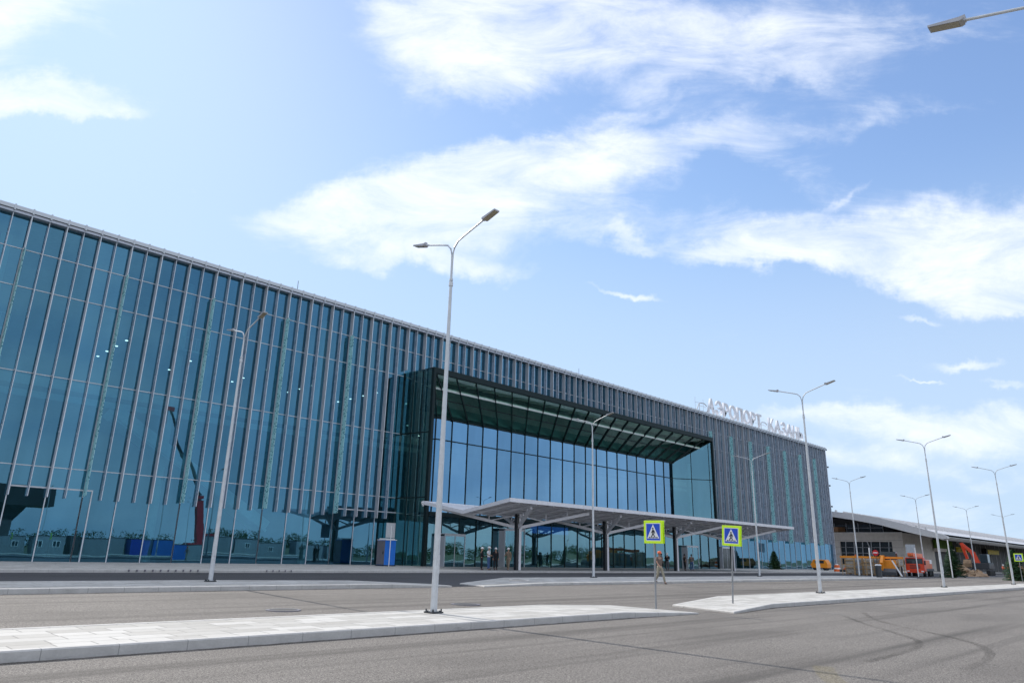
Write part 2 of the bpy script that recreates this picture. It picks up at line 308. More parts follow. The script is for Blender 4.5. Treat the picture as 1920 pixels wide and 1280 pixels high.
# ------------------------------------------------------------------ mesh helpers
class MB:
    def __init__(s): s.v = []; s.f = []; s.mi = []; s.cur = 0
    def face(s, pts):
        i = len(s.v); s.v += [tuple(p) for p in pts]; s.f.append(tuple(range(i, i+len(pts)))); s.mi.append(s.cur); return s
    def box(s, x0, x1, y0, y1, z0, z1):
        i = len(s.v)
        s.v += [(x0, y0, z0), (x1, y0, z0), (x1, y1, z0), (x0, y1, z0), (x0, y0, z1), (x1, y0, z1), (x1, y1, z1), (x0, y1, z1)]
        for q in ((0, 3, 2, 1), (4, 5, 6, 7), (0, 1, 5, 4), (1, 2, 6, 5), (2, 3, 7, 6), (3, 0, 4, 7)): s.f.append(tuple(i+k for k in q)); s.mi.append(s.cur)
        return s
    def prism(s, poly, z0, z1):
        n = len(poly); i = len(s.v)
        zz0 = z0 if hasattr(z0, '__len__') else [z0]*n; zz1 = z1 if hasattr(z1, '__len__') else [z1]*n
        s.v += [(p[0], p[1], zz0[k]) for k, p in enumerate(poly)] + [(p[0], p[1], zz1[k]) for k, p in enumerate(poly)]
        s.f.append(tuple(i+k for k in reversed(range(n)))); s.f.append(tuple(i+n+k for k in range(n))); s.mi += [s.cur]*2
        for k in range(n): s.f.append((i+k, i+(k+1) % n, i+n+(k+1) % n, i+n+k)); s.mi.append(s.cur)
        return s
    def extr(s, poly, axis, a, b):     # poly of 2-tuples swept along an axis ('x': (y,z)   'y': (x,z))
        n = len(poly); i = len(s.v)
        mk = (lambda p, t: (t, p[0], p[1])) if axis == 'x' else (lambda p, t: (p[0], t, p[1]))
        s.v += [mk(p, a) for p in poly] + [mk(p, b) for p in poly]
        s.f.append(tuple(i+k for k in reversed(range(n)))); s.f.append(tuple(i+n+k for k in range(n))); s.mi += [s.cur]*2
        for k in range(n): s.f.append((i+k, i+(k+1) % n, i+n+(k+1) % n, i+n+k)); s.mi.append(s.cur)
        return s
    def tube(s, pts, rad, n=8, cap=True):
        pts = [Vector(p) for p in pts]; rad = rad if hasattr(rad, '__len__') else [rad]*len(pts); i0 = len(s.v)
        for k, p in enumerate(pts):
            d = (pts[min(k+1, len(pts)-1)]-pts[max(k-1, 0)]).normalized()
            a = d.orthogonal().normalized() if abs(d.z) < .95 else Vector((1, 0, 0)).cross(d).normalized()
            if abs(d.z) < .95: a = d.cross(Vector((0, 0, 1))).normalized()
            b = d.cross(a).normalized()
            for j in range(n):
                t = 2*math.pi*j/n; s.v.append(tuple(p+(a*math.cos(t)+b*math.sin(t))*rad[k]))
        for k in range(len(pts)-1):
            for j in range(n):
                s.f.append((i0+k*n+j, i0+k*n+(j+1) % n, i0+(k+1)*n+(j+1) % n, i0+(k+1)*n+j)); s.mi.append(s.cur)
        if cap:
            s.f.append(tuple(i0+j for j in reversed(range(n)))); e = i0+(len(pts)-1)*n; s.f.append(tuple(e+j for j in range(n))); s.mi += [s.cur]*2
        return s
    def beam(s, a, b, w, h):       # rectangular bar between two points, w horizontal, h vertical
        a, b = Vector(a), Vector(b); d = (b-a).normalized()
        x = d.cross(Vector((0, 0, 1)));  x = x.normalized() if x.length > 1e-4 else Vector((1, 0, 0)); z = x.cross(d).normalized(); i = len(s.v)
        for p in (a, b):
            for (u, v) in ((-1, -1), (1, -1), (1, 1), (-1, 1)): s.v.append(tuple(p+x*u*w/2+z*v*h/2))
        for q in ((0, 1, 2, 3), (7, 6, 5, 4), (0, 4, 5, 1), (1, 5, 6, 2), (2, 6, 7, 3), (3, 7, 4, 0)): s.f.append(tuple(i+k for k in q)); s.mi.append(s.cur)
        return s
    def disc(s, c, r, axis, th, n=20):
        c = Vector(c); d = {'x': Vector((th, 0, 0)), 'y': Vector((0, th, 0)), 'z': Vector((0, 0, th))}[axis]
        return s.tube([c, c+d], r, n)
    def build(s, name, mat, parent=None, smooth=False, bevel=0., loc=None):
        me = bpy.data.meshes.new(name); me.from_pydata(s.v, [], s.f)
        for m in (mat if isinstance(mat, (list, tuple)) else [mat]): me.materials.append(m)
        me.polygons.foreach_set('material_index', s.mi)
        bm = bmesh.new(); bm.from_mesh(me); bmesh.ops.recalc_face_normals(bm, faces=bm.faces); bm.to_mesh(me); bm.free()
        if smooth:
            me.polygons.foreach_set('use_smooth', [True]*len(me.polygons))
            try: me.set_sharp_from_angle(angle=R(35))
            except Exception: pass
        me.update(); o = bpy.data.objects.new(name, me); col.objects.link(o)
        if parent is not None: o.parent = parent
        if loc is not None: o.location = loc
        if bevel:
            b = o.modifiers.new('bevel', 'BEVEL'); b.width = bevel; b.segments = 2; b.limit_method = 'ANGLE'
        return o
def tag(o, label=None, cat=None, group=None, kind=None):
    if label: o['label'] = label
    if cat: o['category'] = cat
    if group: o['group'] = group
    if kind: o['kind'] = kind
    return o
def thing(name, label, cat, loc=(0, 0, 0), rz=0., group=None):
    o = bpy.data.objects.new(name, None); col.objects.link(o); o.location = loc; o.rotation_euler = (0, 0, rz); o.empty_display_size = .3
    return tag(o, label, cat, group)
def copy_tree(o, parent=None):
    c = o.copy(); col.objects.link(c); c.parent = parent
    for ch in [x for x in bpy.data.objects if x.parent == o and x is not c]: copy_tree(ch, c)
    return c
def gz(y):      # the forecourt climbs gently towards the building
    return 0. if y < 16 else (.16*(y-16)/8 if y < 24 else .16)

# ------------------------------------------------------------------ the ground and roads
def sheet(name, xs, ys, dz, mat, kind='structure'):
    m = MB(); 
    for a, b in zip(xs[:-1], xs[1:]):
        for c, d in zip(ys[:-1], ys[1:]):
            m.face([(a, c, gz(c)+dz), (b, c, gz(c)+dz), (b, d, gz(d)+dz), (a, d, gz(d)+dz)])
    o = m.build(name, mat); me = o.data
    tag(o, kind=kind); return o
sheet('ground', [-4000, -200, 500, 4000], [-4000, -60, 16, 24, 120, 4000], -.03, M['field'])
sheet('road', [-90, 0, 100, 420], [-10, 16, 24, 45], -.004, M['asphalt'])
sheet('service_road', [-90, 0, 100, 420], [26.5, 42.5], .0, M['asphalt_dark'])
sheet('service_road', [20.2, 29.5], [24.6, 26.5], .0, M['asphalt_dark'])
sheet('apron', [152, 420], [42.5, 140], .004, M['asphalt'])

DIRT = []
def island(name, poly, zt, z0, kw=.16):
    """raised paving with a kerb ring around it"""
    n = len(poly); P = [Vector((p[0], p[1], 0)) for p in poly]; zt = zt if hasattr(zt, '__len__') else [zt]*n
    inner = []
    for i in range(n):
        a, b, c = P[i-1], P[i], P[(i+1) % n]
        n1 = (b-a).normalized().cross(Vector((0, 0, 1))); n2 = (c-b).normalized().cross(Vector((0, 0, 1)))
        bis = (n1+n2).normalized(); inner.append(b-bis*(kw/max(.35, bis.dot(n1))))
    m = MB()
    for i in range(n):
        j = (i+1) % n
        a, b, ai, bi = P[i], P[j], inner[i], inner[j]; za, zb = zt[i], zt[j]
        m.face([(a.x, a.y, z0), (b.x, b.y, z0), (b.x, b.y, zb-.02), (a.x, a.y, za-.02)])
        ka, kb = a+(ai-a)*.13, b+(bi-b)*.13
        m.face([(a.x, a.y, za-.02), (b.x, b.y, zb-.02), (kb.x, kb.y, zb), (ka.x, ka.y, za)])
        m.face([(ka.x, ka.y, za), (kb.x, kb.y, zb), (bi.x, bi.y, zb), (ai.x, ai.y, za)])
        m.face([(ai.x, ai.y, za), (bi.x, bi.y, zb), (bi.x, bi.y, zb-.02), (ai.x, ai.y, za-.02)])
    tag(m.build('kerb', M['kerb']), kind='structure')
    DIRT.append(poly)
    m = MB(); xs_ = sorted({round(p.x, 4) for p in inner}); xs_ = [v for k, v in enumerate(xs_) if k == 0 or v-xs_[k-1] > .02]
    def at(x, top):
        best = None
        for i in range(n):
            a, b = inner[i], inner[(i+1) % n]; za, zb = zt[i], zt[(i+1) % n]
            if abs(a.x-b.x) < 1e-4: c = [(a.y, za), (b.y, zb)]
            elif min(a.x, b.x)-.03 <= x <= max(a.x, b.x)+.03: f = max(0, min(1, (x-a.x)/(b.x-a.x))); c = [(a.y+(b.y-a.y)*f, za+(zb-za)*f)]
            else: continue
            if abs(a.x-b.x) < 1e-4 and abs(a.x-x) > .03: continue
            for q in c:
                if best is None or (q[0] > best[0]) == top: best = q
        return best
    for xa, xb in zip(xs_[:-1], xs_[1:]):
        m.face([(xa, at(xa, False)[0], at(xa, False)[1]-.006), (xb, at(xb, False)[0], at(xb, False)[1]-.006), (xb, at(xb, True)[0], at(xb, True)[1]-.006), (xa, at(xa, True)[0], at(xa, True)[1]-.006)])
    bmv = m.build(name, M['paver']); tag(bmv, kind='structure')
island('pavement', [(-40, 12.0), (16.6, 12.0), (19.9, 11.75), (20.0, 15.1), (16.6, 15.1), (-40, 15.1)], [.15, .15, .04, .04, .15, .15], -.03)
island('pavement', [(21.2, 11.3), (25.2, 11.95), (60, 12.0), (420, 12.0), (420, 14.7), (60, 14.9), (52, 15.4), (28, 15.6), (22.2, 14.1)], [.05, .13, .15, .15, .15, .15, .15, .13, .06], -.03)
island('pavement', [(-40, 24.4), (18, 24.4), (21.0, 24.2), (21.2, 25.8), (18.6, 28.4), (12, 29.0), (-40, 29.0)], [.31, .31, .22, .22, .28, .31, .31], .1)
island('pavement', [(22.6, 23.9), (27, 24.2), (60, 24.2), (76, 24.2), (86, 24.6), (88, 27), (77, 29.6), (29.5, 29.6), (23.2, 26.2)], [.2, .28, .31, .31, .22, .22, .31, .31, .22], .1)
island('pavement', [(-40, 41.5), (100, 41.5), (151, 41.5), (330, 41.5), (330, 49.8), (153, 49.8), (151, 58.0), (-40, 58.0)], .31, .1)
# far side of the road behind the photographer (the facade mirrors it)
island('pavement', [(-60, -9.5), (200, -9.5), (200, -7.5), (-60, -7.5)], .15, -.03)

def ribbon(name, pts, w, z=.004):
    m = MB(); P = [Vector((*p, 0)) for p in pts]; L = []; Rr = []
    for k, p in enumerate(P):
        d = (P[min(k+1, len(P)-1)]-P[max(k-1, 0)]).normalized(); s_ = Vector((-d.y, d.x, 0))*w/2
        L.append(p+s_); Rr.append(p-s_)
    for k in range(len(P)-1):
        m.face([(Rr[k].x, Rr[k].y, gz(Rr[k].y)+z), (Rr[k+1].x, Rr[k+1].y, gz(Rr[k+1].y)+z), (L[k+1].x, L[k+1].y, gz(L[k+1].y)+z), (L[k].x, L[k].y, gz(L[k].y)+z)])
    return tag(m.build(name, M['tyremark']), kind='structure')
def smooth_path(p, n=6):
    out = []
    for i in range(len(p)-1):
        a, b, c, d = p[max(i-1, 0)], p[i], p[i+1], p[min(i+2, len(p)-1)]
        for k in range(n):
            t = k/n; out.append(tuple(.5*((2*b[j])+(-a[j]+c[j])*t+(2*a[j]-5*b[j]+4*c[j]-d[j])*t*t+(-a[j]+3*b[j]-3*c[j]+d[j])*t**3) for j in (0, 1)))
    return out+[tuple(p[-1])]
ribbon('tyre_mark', smooth_path([(26, 9.2), (23.4, 8.0), (21.4, 6.7), (20.0, 5.5), (18.4, 4.35), (16.9, 3.75), (15.2, 3.45), (13.6, 3.4)]), .17)
ribbon('tyre_mark', smooth_path([(23.6, 8.9), (21.4, 7.6), (19.3, 6.2), (17.9, 5.3), (16.5, 4.88), (15.2, 4.75), (13.2, 4.7)]), .15)

def gutter_mat():
    t = NT('gutter_grit'); f = t.ramp(t.noise(t.pos((.7, 3, 1)), 3, 6, .75), .42, .68, 0, .75)
    t.surf(t.n('ShaderNodeMixShader', {0: f, 1: t.n('ShaderNodeBsdfTransparent').outputs[0], 2: t.n('ShaderNodeBsdfDiffuse', {'Color': (.085, .075, .065, 1)}).outputs[0]}).outputs[0]); return t.m
M['grit'] = gutter_mat()
for pts in ([(-30, 11.94), (16.6, 11.94), (19.8, 11.7)], [(21.3, 11.2), (25.2, 11.87), (60, 11.94), (160, 11.94)], [(-30, 24.33), (18, 24.33), (20.8, 24.12)], [(22.8, 23.85), (27, 24.13), (76, 24.13)]):
    o_ = ribbon('gutter_dirt', pts, .16, .003); o_.data.materials.clear(); o_.data.materials.append(M['grit'])
# manhole covers
def manhole(x, y, z, label, r=.34):
    t = thing('manhole_cover', label, 'manhole cover', (x, y, z))
    m = MB(); m.disc((0, 0, -.02), r, 'z', .03, 28); m.build('cover', M['cast_iron'], t)
    m = MB()
    for k in range(28):
        a0, a1 = 2*math.pi*k/28, 2*math.pi*(k+1)/28
        m.prism([(math.cos(a0)*r*1.04, math.sin(a0)*r*1.04), (math.cos(a0)*r*1.3, math.sin(a0)*r*1.3), (math.cos(a1)*r*1.3, math.sin(a1)*r*1.3), (math.cos(a1)*r*1.04, math.sin(a1)*r*1.04)], -.02, .012)
    m.build('rim', M['stone_lt'] if r > .39 else M['grey_plastic'], t)
manhole(9.77, 17.84, gz(17.84), 'round iron manhole cover with pale rim in the middle road, left of the tall lamp')
manhole(15.77, 17.5, gz(17.5), 'round iron manhole cover in the middle road, right of the tall lamp', .36)
manhole(27.6, 26.6, .306, 'dark flat manhole cover set in the paved island before the canopy', .4)

def grate(x0, x1, label):
    t = thing('drain_grate', label, 'drain grate', ((x0+x1)/2, 41.45, .16)); n = int((x1-x0)/.4)
    for k in range(n): m = MB(); a = -(x1-x0)/2+k*.4; m.prism([(a, 0), (a+.08, 0), (a+.22, .22), (a+.14, .22)], .05, .156); m.build('slot', M['grey_plastic'], t)
grate(13.6, 17.6, 'long slotted drain grate in the kerb of the terminal pavement at left'); grate(21.3, 23.4, 'short slotted drain grate in the terminal kerb, right of the longer one')
t_ = NT('old_paint'); t_.surf(t_.n('ShaderNodeMixShader', {0: t_.math('MULTIPLY', t_.noise(t_.pos(), 9, 4, .7), .16), 1: t_.n('ShaderNodeBsdfTransparent').outputs[0], 2: t_.n('ShaderNodeBsdfDiffuse', {'Color': (.45, .36, .08, 1)}).outputs[0]}).outputs[0])
M['old_paint'] = t_.m
o_ = ribbon('worn_paint_mark', smooth_path([(10.2, 3.9), (10.9, 4.4), (12.0, 4.95)]), .30, .006); o_.data.materials.clear(); o_.data.materials.append(M['old_paint'])

# ------------------------------------------------------------------ the airport terminal
YF = 58.0; ZT = 24.3; XE = 151.0; PITCHX = 1.1362
X0 = 12.88
def gx(j): return X0+PITCHX*j
J0, J1 = -30, 121
PL, PR = 42.6, 98.3           # where the entrance portal meets the facade
term = thing('airport_terminal', 'long glass airport terminal with vertical metal fins, dark entrance portal and white roof lettering', 'building', (60, 58, 0))
term_inv = Vector((60, 58, 0))
def part(mb, name, mat, parent=None, label=None, kind=None, **k):
    if parent is None or parent is term:
        mb.v = [(x-60, y-58, z) for x, y, z in mb.v]; parent = term
    else:
        mb.v = [(x-60, y-58, z) for x, y, z in mb.v]
    o = mb.build(name, mat, parent, **k)
    if label: o['label'] = label
    if kind: o['kind'] = kind
    return o
levels = [.31, 5.19, 6.6, 12.9, 18.86, 21.6, 24.0]
def pane(m, x0, x1, z0, z1, y=YF, tilt=.0012):
    a, b = random.gauss(0, tilt), random.gauss(0, tilt); xm, zm = (x0+x1)/2, (z0+z1)/2
    pts = [(x0, z0), (x1, z0), (x1, z1), (x0, z1)]
    m.face([(x, y+(x-xm)*a+(z-zm)*b, z) for x, z in pts])
# double-width glass bays, two fins each
j = J0
while j < J1:
    xa, xb, xc = gx(j), gx(j+1), min(gx(j+2), XE); 
    over = xa > PL-.6 and xc < PR+1.2
    m = MB(); tb = MB()
    zs = levels if not over else [19.2, 21.6, 24.0]
    for z0, z1 in zip(zs[:-1], zs[1:]):
        if z0 < 5: pane(m, xa, xc, z0, z1, tilt=.0022)
        else:
            pane(m, xa, xb, z0, z1); pane(m, xb, xc, z0, z1)
    g = part(m, 'glass_bay', M['glass'])
    zbr = [zs[0]]
    for z in zs[1:-1]:
        if z != 5.19: zbr += [z-.03, z+.03]
    zbr.append(zs[-1])
    for q, (za_, zb_) in enumerate(zip(zbr[:-1], zbr[1:])):
        tb.box(xa-.02, xa+.02, YF-.045, YF+.028, za_, zb_)
        if q % 2: tb.box(xa+.02, xc-.02, YF-.045, YF+.028, za_, zb_)
    fr = part(tb, 'window_frame', M['trim'], g); bmq = bmesh.new(); bmq.from_mesh(fr.data); bmesh.ops.remove_doubles(bmq, verts=bmq.verts, dist=.0005); bmq.to_mesh(fr.data); bmq.free()
    if not over: tb = MB(); tb.box(xa-.035, xa+.035, YF-.06, YF-.046, .31, 5.19); part(tb, 'mullion_cap', M['trim'], g)
    j += 2
# fins
fins = []
for j in range(J0, J1+1):
    x = gx(j)
    if x > XE+.2: break
    printed = (j % 6 == 2) and not (PL-.5 < x < PR+1)
    zb = 4.55 if x < PL else 5.1
    if PL-.3 < x < PR+.3: zb = 19.45
    m = MB()
    if printed: fins.append((x, 21.6, 24.1, j, True))
    else: fins.append((x, zb+.0, 24.1, j, False))
# far-left and most far-right ones count as one mass; the 100 that show largest are parts
vis = [f for f in fins if 5 < f[0]]
vis.sort(key=lambda f: f[0]*1.0)
main = vis[:100]; rest = [f for f in fins if f not in main]
def fin_mb(m, x, z0, z1, j):
    d = .37 if j % 2 else .48
    m.cur = 0; m.box(x-.022, x+.022, YF-d, YF-.05, z0, z1)
    m.cur = 1; w2 = .020 if j % 2 else .030
    m.box(x-w2, x+w2, YF-d-.03, YF-d, z0, z1); m.box(x-.028, x+.028, YF-.05, YF+.03, z0, z1)
    if j % 2 == 0: m.box(x-.036, x+.036, YF-.25, YF-.23, z0, z1)
    for zj in (9.1, 12.95, 16.8, 21.55):     # panel joints with brackets
        if z0 < zj < z1: m.cur = 1; m.box(x-.05, x+.05, YF-.12, YF-.02, zj-.05, zj+.05)
    m.cur = 0
for (x, z0, z1, j, pr) in main:
    m = MB(); fin_mb(m, x, z0, z1, j); part(m, 'fin', [M['fin'] if j % 2 else M['fin_b'], M['fin_edge']])
m = MB()
for (x, z0, z1, j, pr) in rest: fin_mb(m, x, z0, z1, j)
part(m, 'fin', [M['fin'], M['fin_edge']], kind='stuff')
for (x, z0, z1, j, pr) in fins:
    if pr:
        m = MB(); m.box(x-.02, x+.02, YF-.78, YF-.08, 4.75, 21.55)
        f = part(m, 'printed_glass_fin', M['frit'], label='teal printed glass fin')
        m = MB()
        for dx in (-.085, -.045, .055): m.box(x+dx-.012, x+dx+.012, YF-.20, YF-.06, 6.65, 21.6)
        m.box(x-.03, x+.03, YF-.06, YF-.02, .31, 4.7)
        m.box(x-.09, x+.09, YF-.30, YF-.06, 21.5, 21.62)
        part(m, 'fin_spine', M['trim'], f)
# extra frames of the ground floor doors
m = MB(); m.box(10.6, 15.67, YF-.06, YF+.05, 5.14, 5.24); m.box(15.67, 15.75, YF-.06, YF+.05, .31, 5.24); o_ = part(m, 'door_surround', M['trim'])
bmq = bmesh.new(); bmq.from_mesh(o_.data); bmesh.ops.remove_doubles(bmq, verts=bmq.verts, dist=.001); bmq.to_mesh(o_.data); bmq.free()
m = MB(); m.box(35.6, PL, YF-.06, YF+.05, 5.14, 5.24); part(m, 'door_surround', M['trim'])
# parapet
m = MB(); m.box(gx(J0)-.2, XE+.25, YF-.62, YF+.5, 24.22, 24.5); part(m, 'parapet_cap', M['trim'])
m = MB(); m.box(gx(J0)-.2, XE+.2, YF-.5, YF+.3, 24.0, 24.18); part(m, 'parapet_channel', M['fin'])
m = MB()
for j in range(J0, J1+1, 1): m.box(gx(j)-.05, gx(j)+.05, YF-.66, YF-.50, 24.12, 24.56)
part(m, 'parapet_clips', M['trim'], kind='stuff')
m = MB(); m.box(gx(J0), XE, YF+.5, 112, 23.9, 24.3); part(m, 'flat_roof', M['roofgrey'])
m = MB(); m.box(gx(J0), XE, 111, 112, .0, 23.9); m.box(gx(J0)-.3, gx(J0), YF+.1, 112, 0, 24.2); part(m, 'rear_wall', M['stone_lt'])
m = MB(); m.box(XE-.05, XE+.22, YF-.45, YF+.2, .31, 24.2); m.box(XE, XE+.12, YF+.2, 112, 0, 24.2); part(m, 'end_wall', M['fin'])
m = MB()
for z in (8.6, 12.6, 16.8, 20.6, 24.2):
    m.beam((XE+.2, YF-.1, z), (XE+.75, YF-.3, z), .08, .08); m.box(XE+.6, XE+.95, YF-.5, YF-.1, z-.14, z+.14)
part(m, 'floodlight_row', M['steel_dark'])
# rooftop rods
for x, h in ((30.0, 1.6), (71.8, 1.5)):
    m = MB(); m.tube([(x, 58.8, 24.2), (x, 58.8, 24.3+h)], .025, 6); part(m, 'lightning_rod', M['steel_dark'])

# interior seen through the glass
m = MB(); m.box(gx(J0), XE-.1, 76, 76.2, .3, 23.8); part(m, 'interior_wall', M['interior'])
m = MB(); m.box(gx(J0), XE-.1, YF+.2, 111, .15, .30); part(m, 'interior_floor', M['interior_floor'])
m = MB(); m.box(gx(J0), XE-.1, YF+4.5, 76, 12.0, 12.5); m.box(gx(J0), XE-.1, YF+4.5, YF+4.56, 12.9, 13.6); part(m, 'mezzanine', M['interior_white'])
for k in range(12):
    x = -6+13.63*k
    m = MB(); m.tube([(x, 61.5, .3), (x, 61.5, 23.6)], .38, 16); part(m, 'interior_column', M['interior_white'], smooth=True)
m = MB()
for s_ in (0, 1):
    y = 60.2+s_*2.2
    m.beam((16.8, y, 11.6), (30.5, y, 3.4), .12, .9)
m.beam((17, 61.3, 10.9), (30.5, 61.3, 3.0), 2.1, .25)
part(m, 'staircase', M['interior_white'])
for (x, z) in ((6.5, 16.3), (6.5, 13.2), (6.5, 10.2), (21, 17.5)):
    m = MB()
    for k in range(9): m.tube([(x+k*.3, 60.5, z), (x+k*.3, 60.5, z+1.1)], .02, 5)
    m.beam((x, 60.5, z+1.12), (x+2.4, 60.5, z+1.12), .05, .05); m.box(x, x+2.4, 60.3, 62, z-.15, z)
    part(m, 'stair_landing', M['interior_white'])
for (x, y, z) in [(17.2+6.2*k, 62+2.5*q, 17.6-.0*q) for k in range(5) for q in range(4)] + [(48+9.*k, 62, 13.8) for k in range(5)]:
    m = MB(); m.disc((x, y, z), .115, 'z', .05, 10); part(m, 'downlight', M['downlight'])

# ---- entrance portal
YP = 54.2; ZP = 19.3; XL, XR = 43.3, 98.2
portal = bpy.data.objects.new('entrance_portal', None); col.objects.link(portal); portal.parent = term; portal['label'] = 'dark framed glass entrance portal'
# front frame
m = MB()
m.box(XL-.05, XR+.05, YP-.12, YP+.25, ZP-.46, ZP); m.box(XL-.05, XL+.27, YP-.12, YP+.25, .31, ZP-.46); m.box(XR-.2, XR+.05, YP-.12, YP+.25, .31, ZP-.52)
m.box(XL-.05, XR+.05, YP-.1, YF, ZP, ZP+.12); m.box(XR-.0, XR+.1, YP, YF, .31, ZP)
part(m, 'portal_frame', M['dark'], portal)
# outer left side wall: dark glass
ys = [YP+.2, YP+1.3, YP+2.5, YF-.05]
m = MB()
for a, b in zip(ys[:-1], ys[1:]):
    for z0, z1 in zip([.31, 6.6, 12.9], [6.6, 12.9, ZP]):
        xa = PL+(XL-PL)*(YF-a)/(YF-YP); xb = PL+(XL-PL)*(YF-b)/(YF-YP)
        m.face([(xb, b, z0), (xa, a, z0), (xa, a, z1), (xb, b, z1)])
part(m, 'side_glazing', M['glass_dark'], portal)
m = MB()
for z in (6.6, 12.9): m.beam((XL-.03, YP, z), (PL-.03, YF, z), .08, .1)
for a in ys[1:-1]:
    xa = PL+(XL-PL)*(YF-a)/(YF-YP); m.box(xa-.05, xa+.03, a-.03, a+.03, .31, ZP)
part(m, 'side_mullion', M['dark'], portal)
# recess glazing at the facade plane
RL, RR, RZ0, RZ1 = 47.0, 92.6, 5.25, 15.25
nb = 20; w = (RR-RL)/nb
for k in range(nb):
    m = MB(); a, b = RL+k*w, RL+(k+1)*w
    pane(m, a, b, RZ0, 13.0, YF-.02, .0016); pane(m, a, b, 13.0, RZ1, YF-.02, .0016)
    part(m, 'recess_pane', M['glass_recess'], portal)
m = MB()
for k in range(nb+1): m.box(RL+k*w-.035, RL+k*w+.035, YF-.10, YF-.03, RZ0, RZ1)
m.box(RL, RR, YF-.11, YF-.03, 12.95, 13.05); m.box(RL, RR, YF-.14, YF-.03, RZ1-.06, RZ1+.12)
part(m, 'recess_mullion', M['dark'], portal)
# splayed cheeks
m = MB(); m.face([(XL+.4, YP+.2, RZ0), (RL, YF-.02, RZ0), (RL, YF-.02, RZ1), (XL+.4, YP+.2, ZP-.5)]); part(m, 'left_cheek', M['glass_recess'], portal)
m = MB()
def cheek(s): return (XR-.1+(RR-XR+.1)*s, YP+.2+(YF-.22-YP)*s, ZP-.5+(RZ1-ZP+.5)*s)
for s0, s1 in ((0, .08), (.08, .53), (.53, 1)):
    a, b = cheek(s0), cheek(s1)
    m.face([(b[0], b[1], RZ0), (a[0], a[1], RZ0), (a[0], a[1], 13.0), (b[0], b[1], 13.0)])
    m.face([(b[0], b[1], 13.0), (a[0], a[1], 13.0), a, b])
part(m, 'right_cheek', M['glass_low'], portal)
m = MB()
for s0 in (.08, .53, 1):
    a = cheek(s0); m.tube([(a[0], a[1]-.03, RZ0), (a[0], a[1]-.03, a[2])], .045, 6)
a, b = cheek(0), cheek(1); m.beam((a[0], a[1]-.03, 13.0), (b[0], b[1]-.03, 13.0), .08, .09); m.beam(a, b, .12, .12)
part(m, 'cheek_mullion', M['dark'], portal)
# sloping glass soffit with skewed bars
def sof(x, t): # x along recess edge, t 0 back .. 1 front
    xf = XL+.3+(x-RL)*(XR-XL-.3)/(RR-RL); return (x+(xf-x)*t, YF-.05+(YP+.22-YF)*t, RZ1+(ZP-.5-RZ1)*t)
m = MB()
for k in range(nb):
    a, b = RL+k*w, RL+(k+1)*w
    for t0, t1 in ((0, .45), (.45, 1)): m.face([sof(a, t0), sof(b, t0), sof(b, t1), sof(a, t1)])
part(m, 'soffit_glazing', M['glass_soffit'], portal)
m = MB()
for k in range(nb+1):
    x = RL+k*w; a = Vector(sof(x, 0)); b = Vector(sof(max(RL, min(RR, x-2.1)), 1)); m.beam(a, b, .10, .30)
a, b = Vector(sof(RL, .45)), Vector(sof(RR, .45)); m.beam(a, b, .1, .1)
part(m, 'soffit_bar', M['dark'], portal)
# structure above the soffit
m = MB(); m.box(XL+.3, XR-.3, YP+.4, YF-.1, ZP-.12, ZP-.04); part(m, 'portal_ceiling', M['interior_white'], portal)
m = MB(); m.box(XL+1, XR-1, YF-.4, YF-.2, 15.6, ZP-.2); part(m, 'portal_back_wall', simple('teal_dark_panel', (.03, .11, .12), .4, 0, .35, .5), portal)  # dark reflection of the rear soffit glass is put into this wall's colour
m = MB()
for k in range(22):
    x = XL+1+k*2.5; m.tube([(x, YP+.6, ZP-.6), (x+1.25, YF-.6, ZP-.3), (x+2.5, YP+.6, ZP-.6)], .06, 6)
m.box(XL+.6, XR-.6, YP+1.2, YP+1.5, 17.6, 17.9)
part(m, 'roof_truss', M['interior_white'], portal)
# ground floor front under the canopy
m = MB(); m.box(XL+.3, XR, YP+.1, YF, 5.0, 5.25); m.box(XL+.4, XR-.2, YP-.05, YP+.1, 4.9, 5.3); part(m, 'lobby_roof', M['dark'], portal)
xs = [XL+.42]+[XL+2.0+2.28*k for k in range(23)]+[XR-.2]
doors = [(1, 2), (4, 5), (19, 20)]
for k in range(len(xs)-1):
    m = MB(); pane(m, xs[k], xs[k+1], .31, 4.9, YP, .003); part(m, 'lobby_pane', M['glass_low'], portal)
m = MB()
for x in xs[1:-1]: m.box(x-.04, x+.04, YP-.07, YP-.01, .31, 4.9)
part(m, 'lobby_mullion', M['dark'], portal)
def vestibule(x0, x1, yb, h=3.1, dark=False):
    m = MB(); y0 = yb-1.0
    m.box(x0, x0+.07, y0, y0+.1, .31, h); m.box(x1-.07, x1, y0, y0+.1, .31, h); m.box(x0, x1, y0, y0+.1, h, h+.16); m.box((x0+x1)/2-.03, (x0+x1)/2+.03, y0+.02, y0+.06, .31, h)
    m.box(x0, x1, y0, yb-.08, h+.16, h+.24)
    f = part(m, 'doorway', M['trim'])
    for xx in (x0+.02, x1-.02):
        m = MB(); m.box(xx-.02, xx+.02, y0+.1, yb-.08, .31, h); part(m, 'side_panel', M['fin_b'], f)
    m = MB(); m.face([(x0+.07, y0+.05, .33), (x1-.07, y0+.05, .33), (x1-.07, y0+.05, h), (x0+.07, y0+.05, h)]); part(m, 'door_leaf', M['windscreen'] if dark else M['glass_low'], f)
vestibule(45.0, 47.6, YP); vestibule(53.0, 56.0, YP, 3.9); vestibule(88.0, 90.9, YP); vestibule(104.5, 107.4, YF, 3.3, True)
m = MB(); m.box(59.0, 65.6, YP+1.2, YP+1.3, 3.9, 4.7); part(m, 'display_screen', M['led_blue'])
m = MB(); m.box(51.5, 58.5, YP+.6, YP+1.4, 3.6, 4.9); part(m, 'air_curtain', M['dark'])

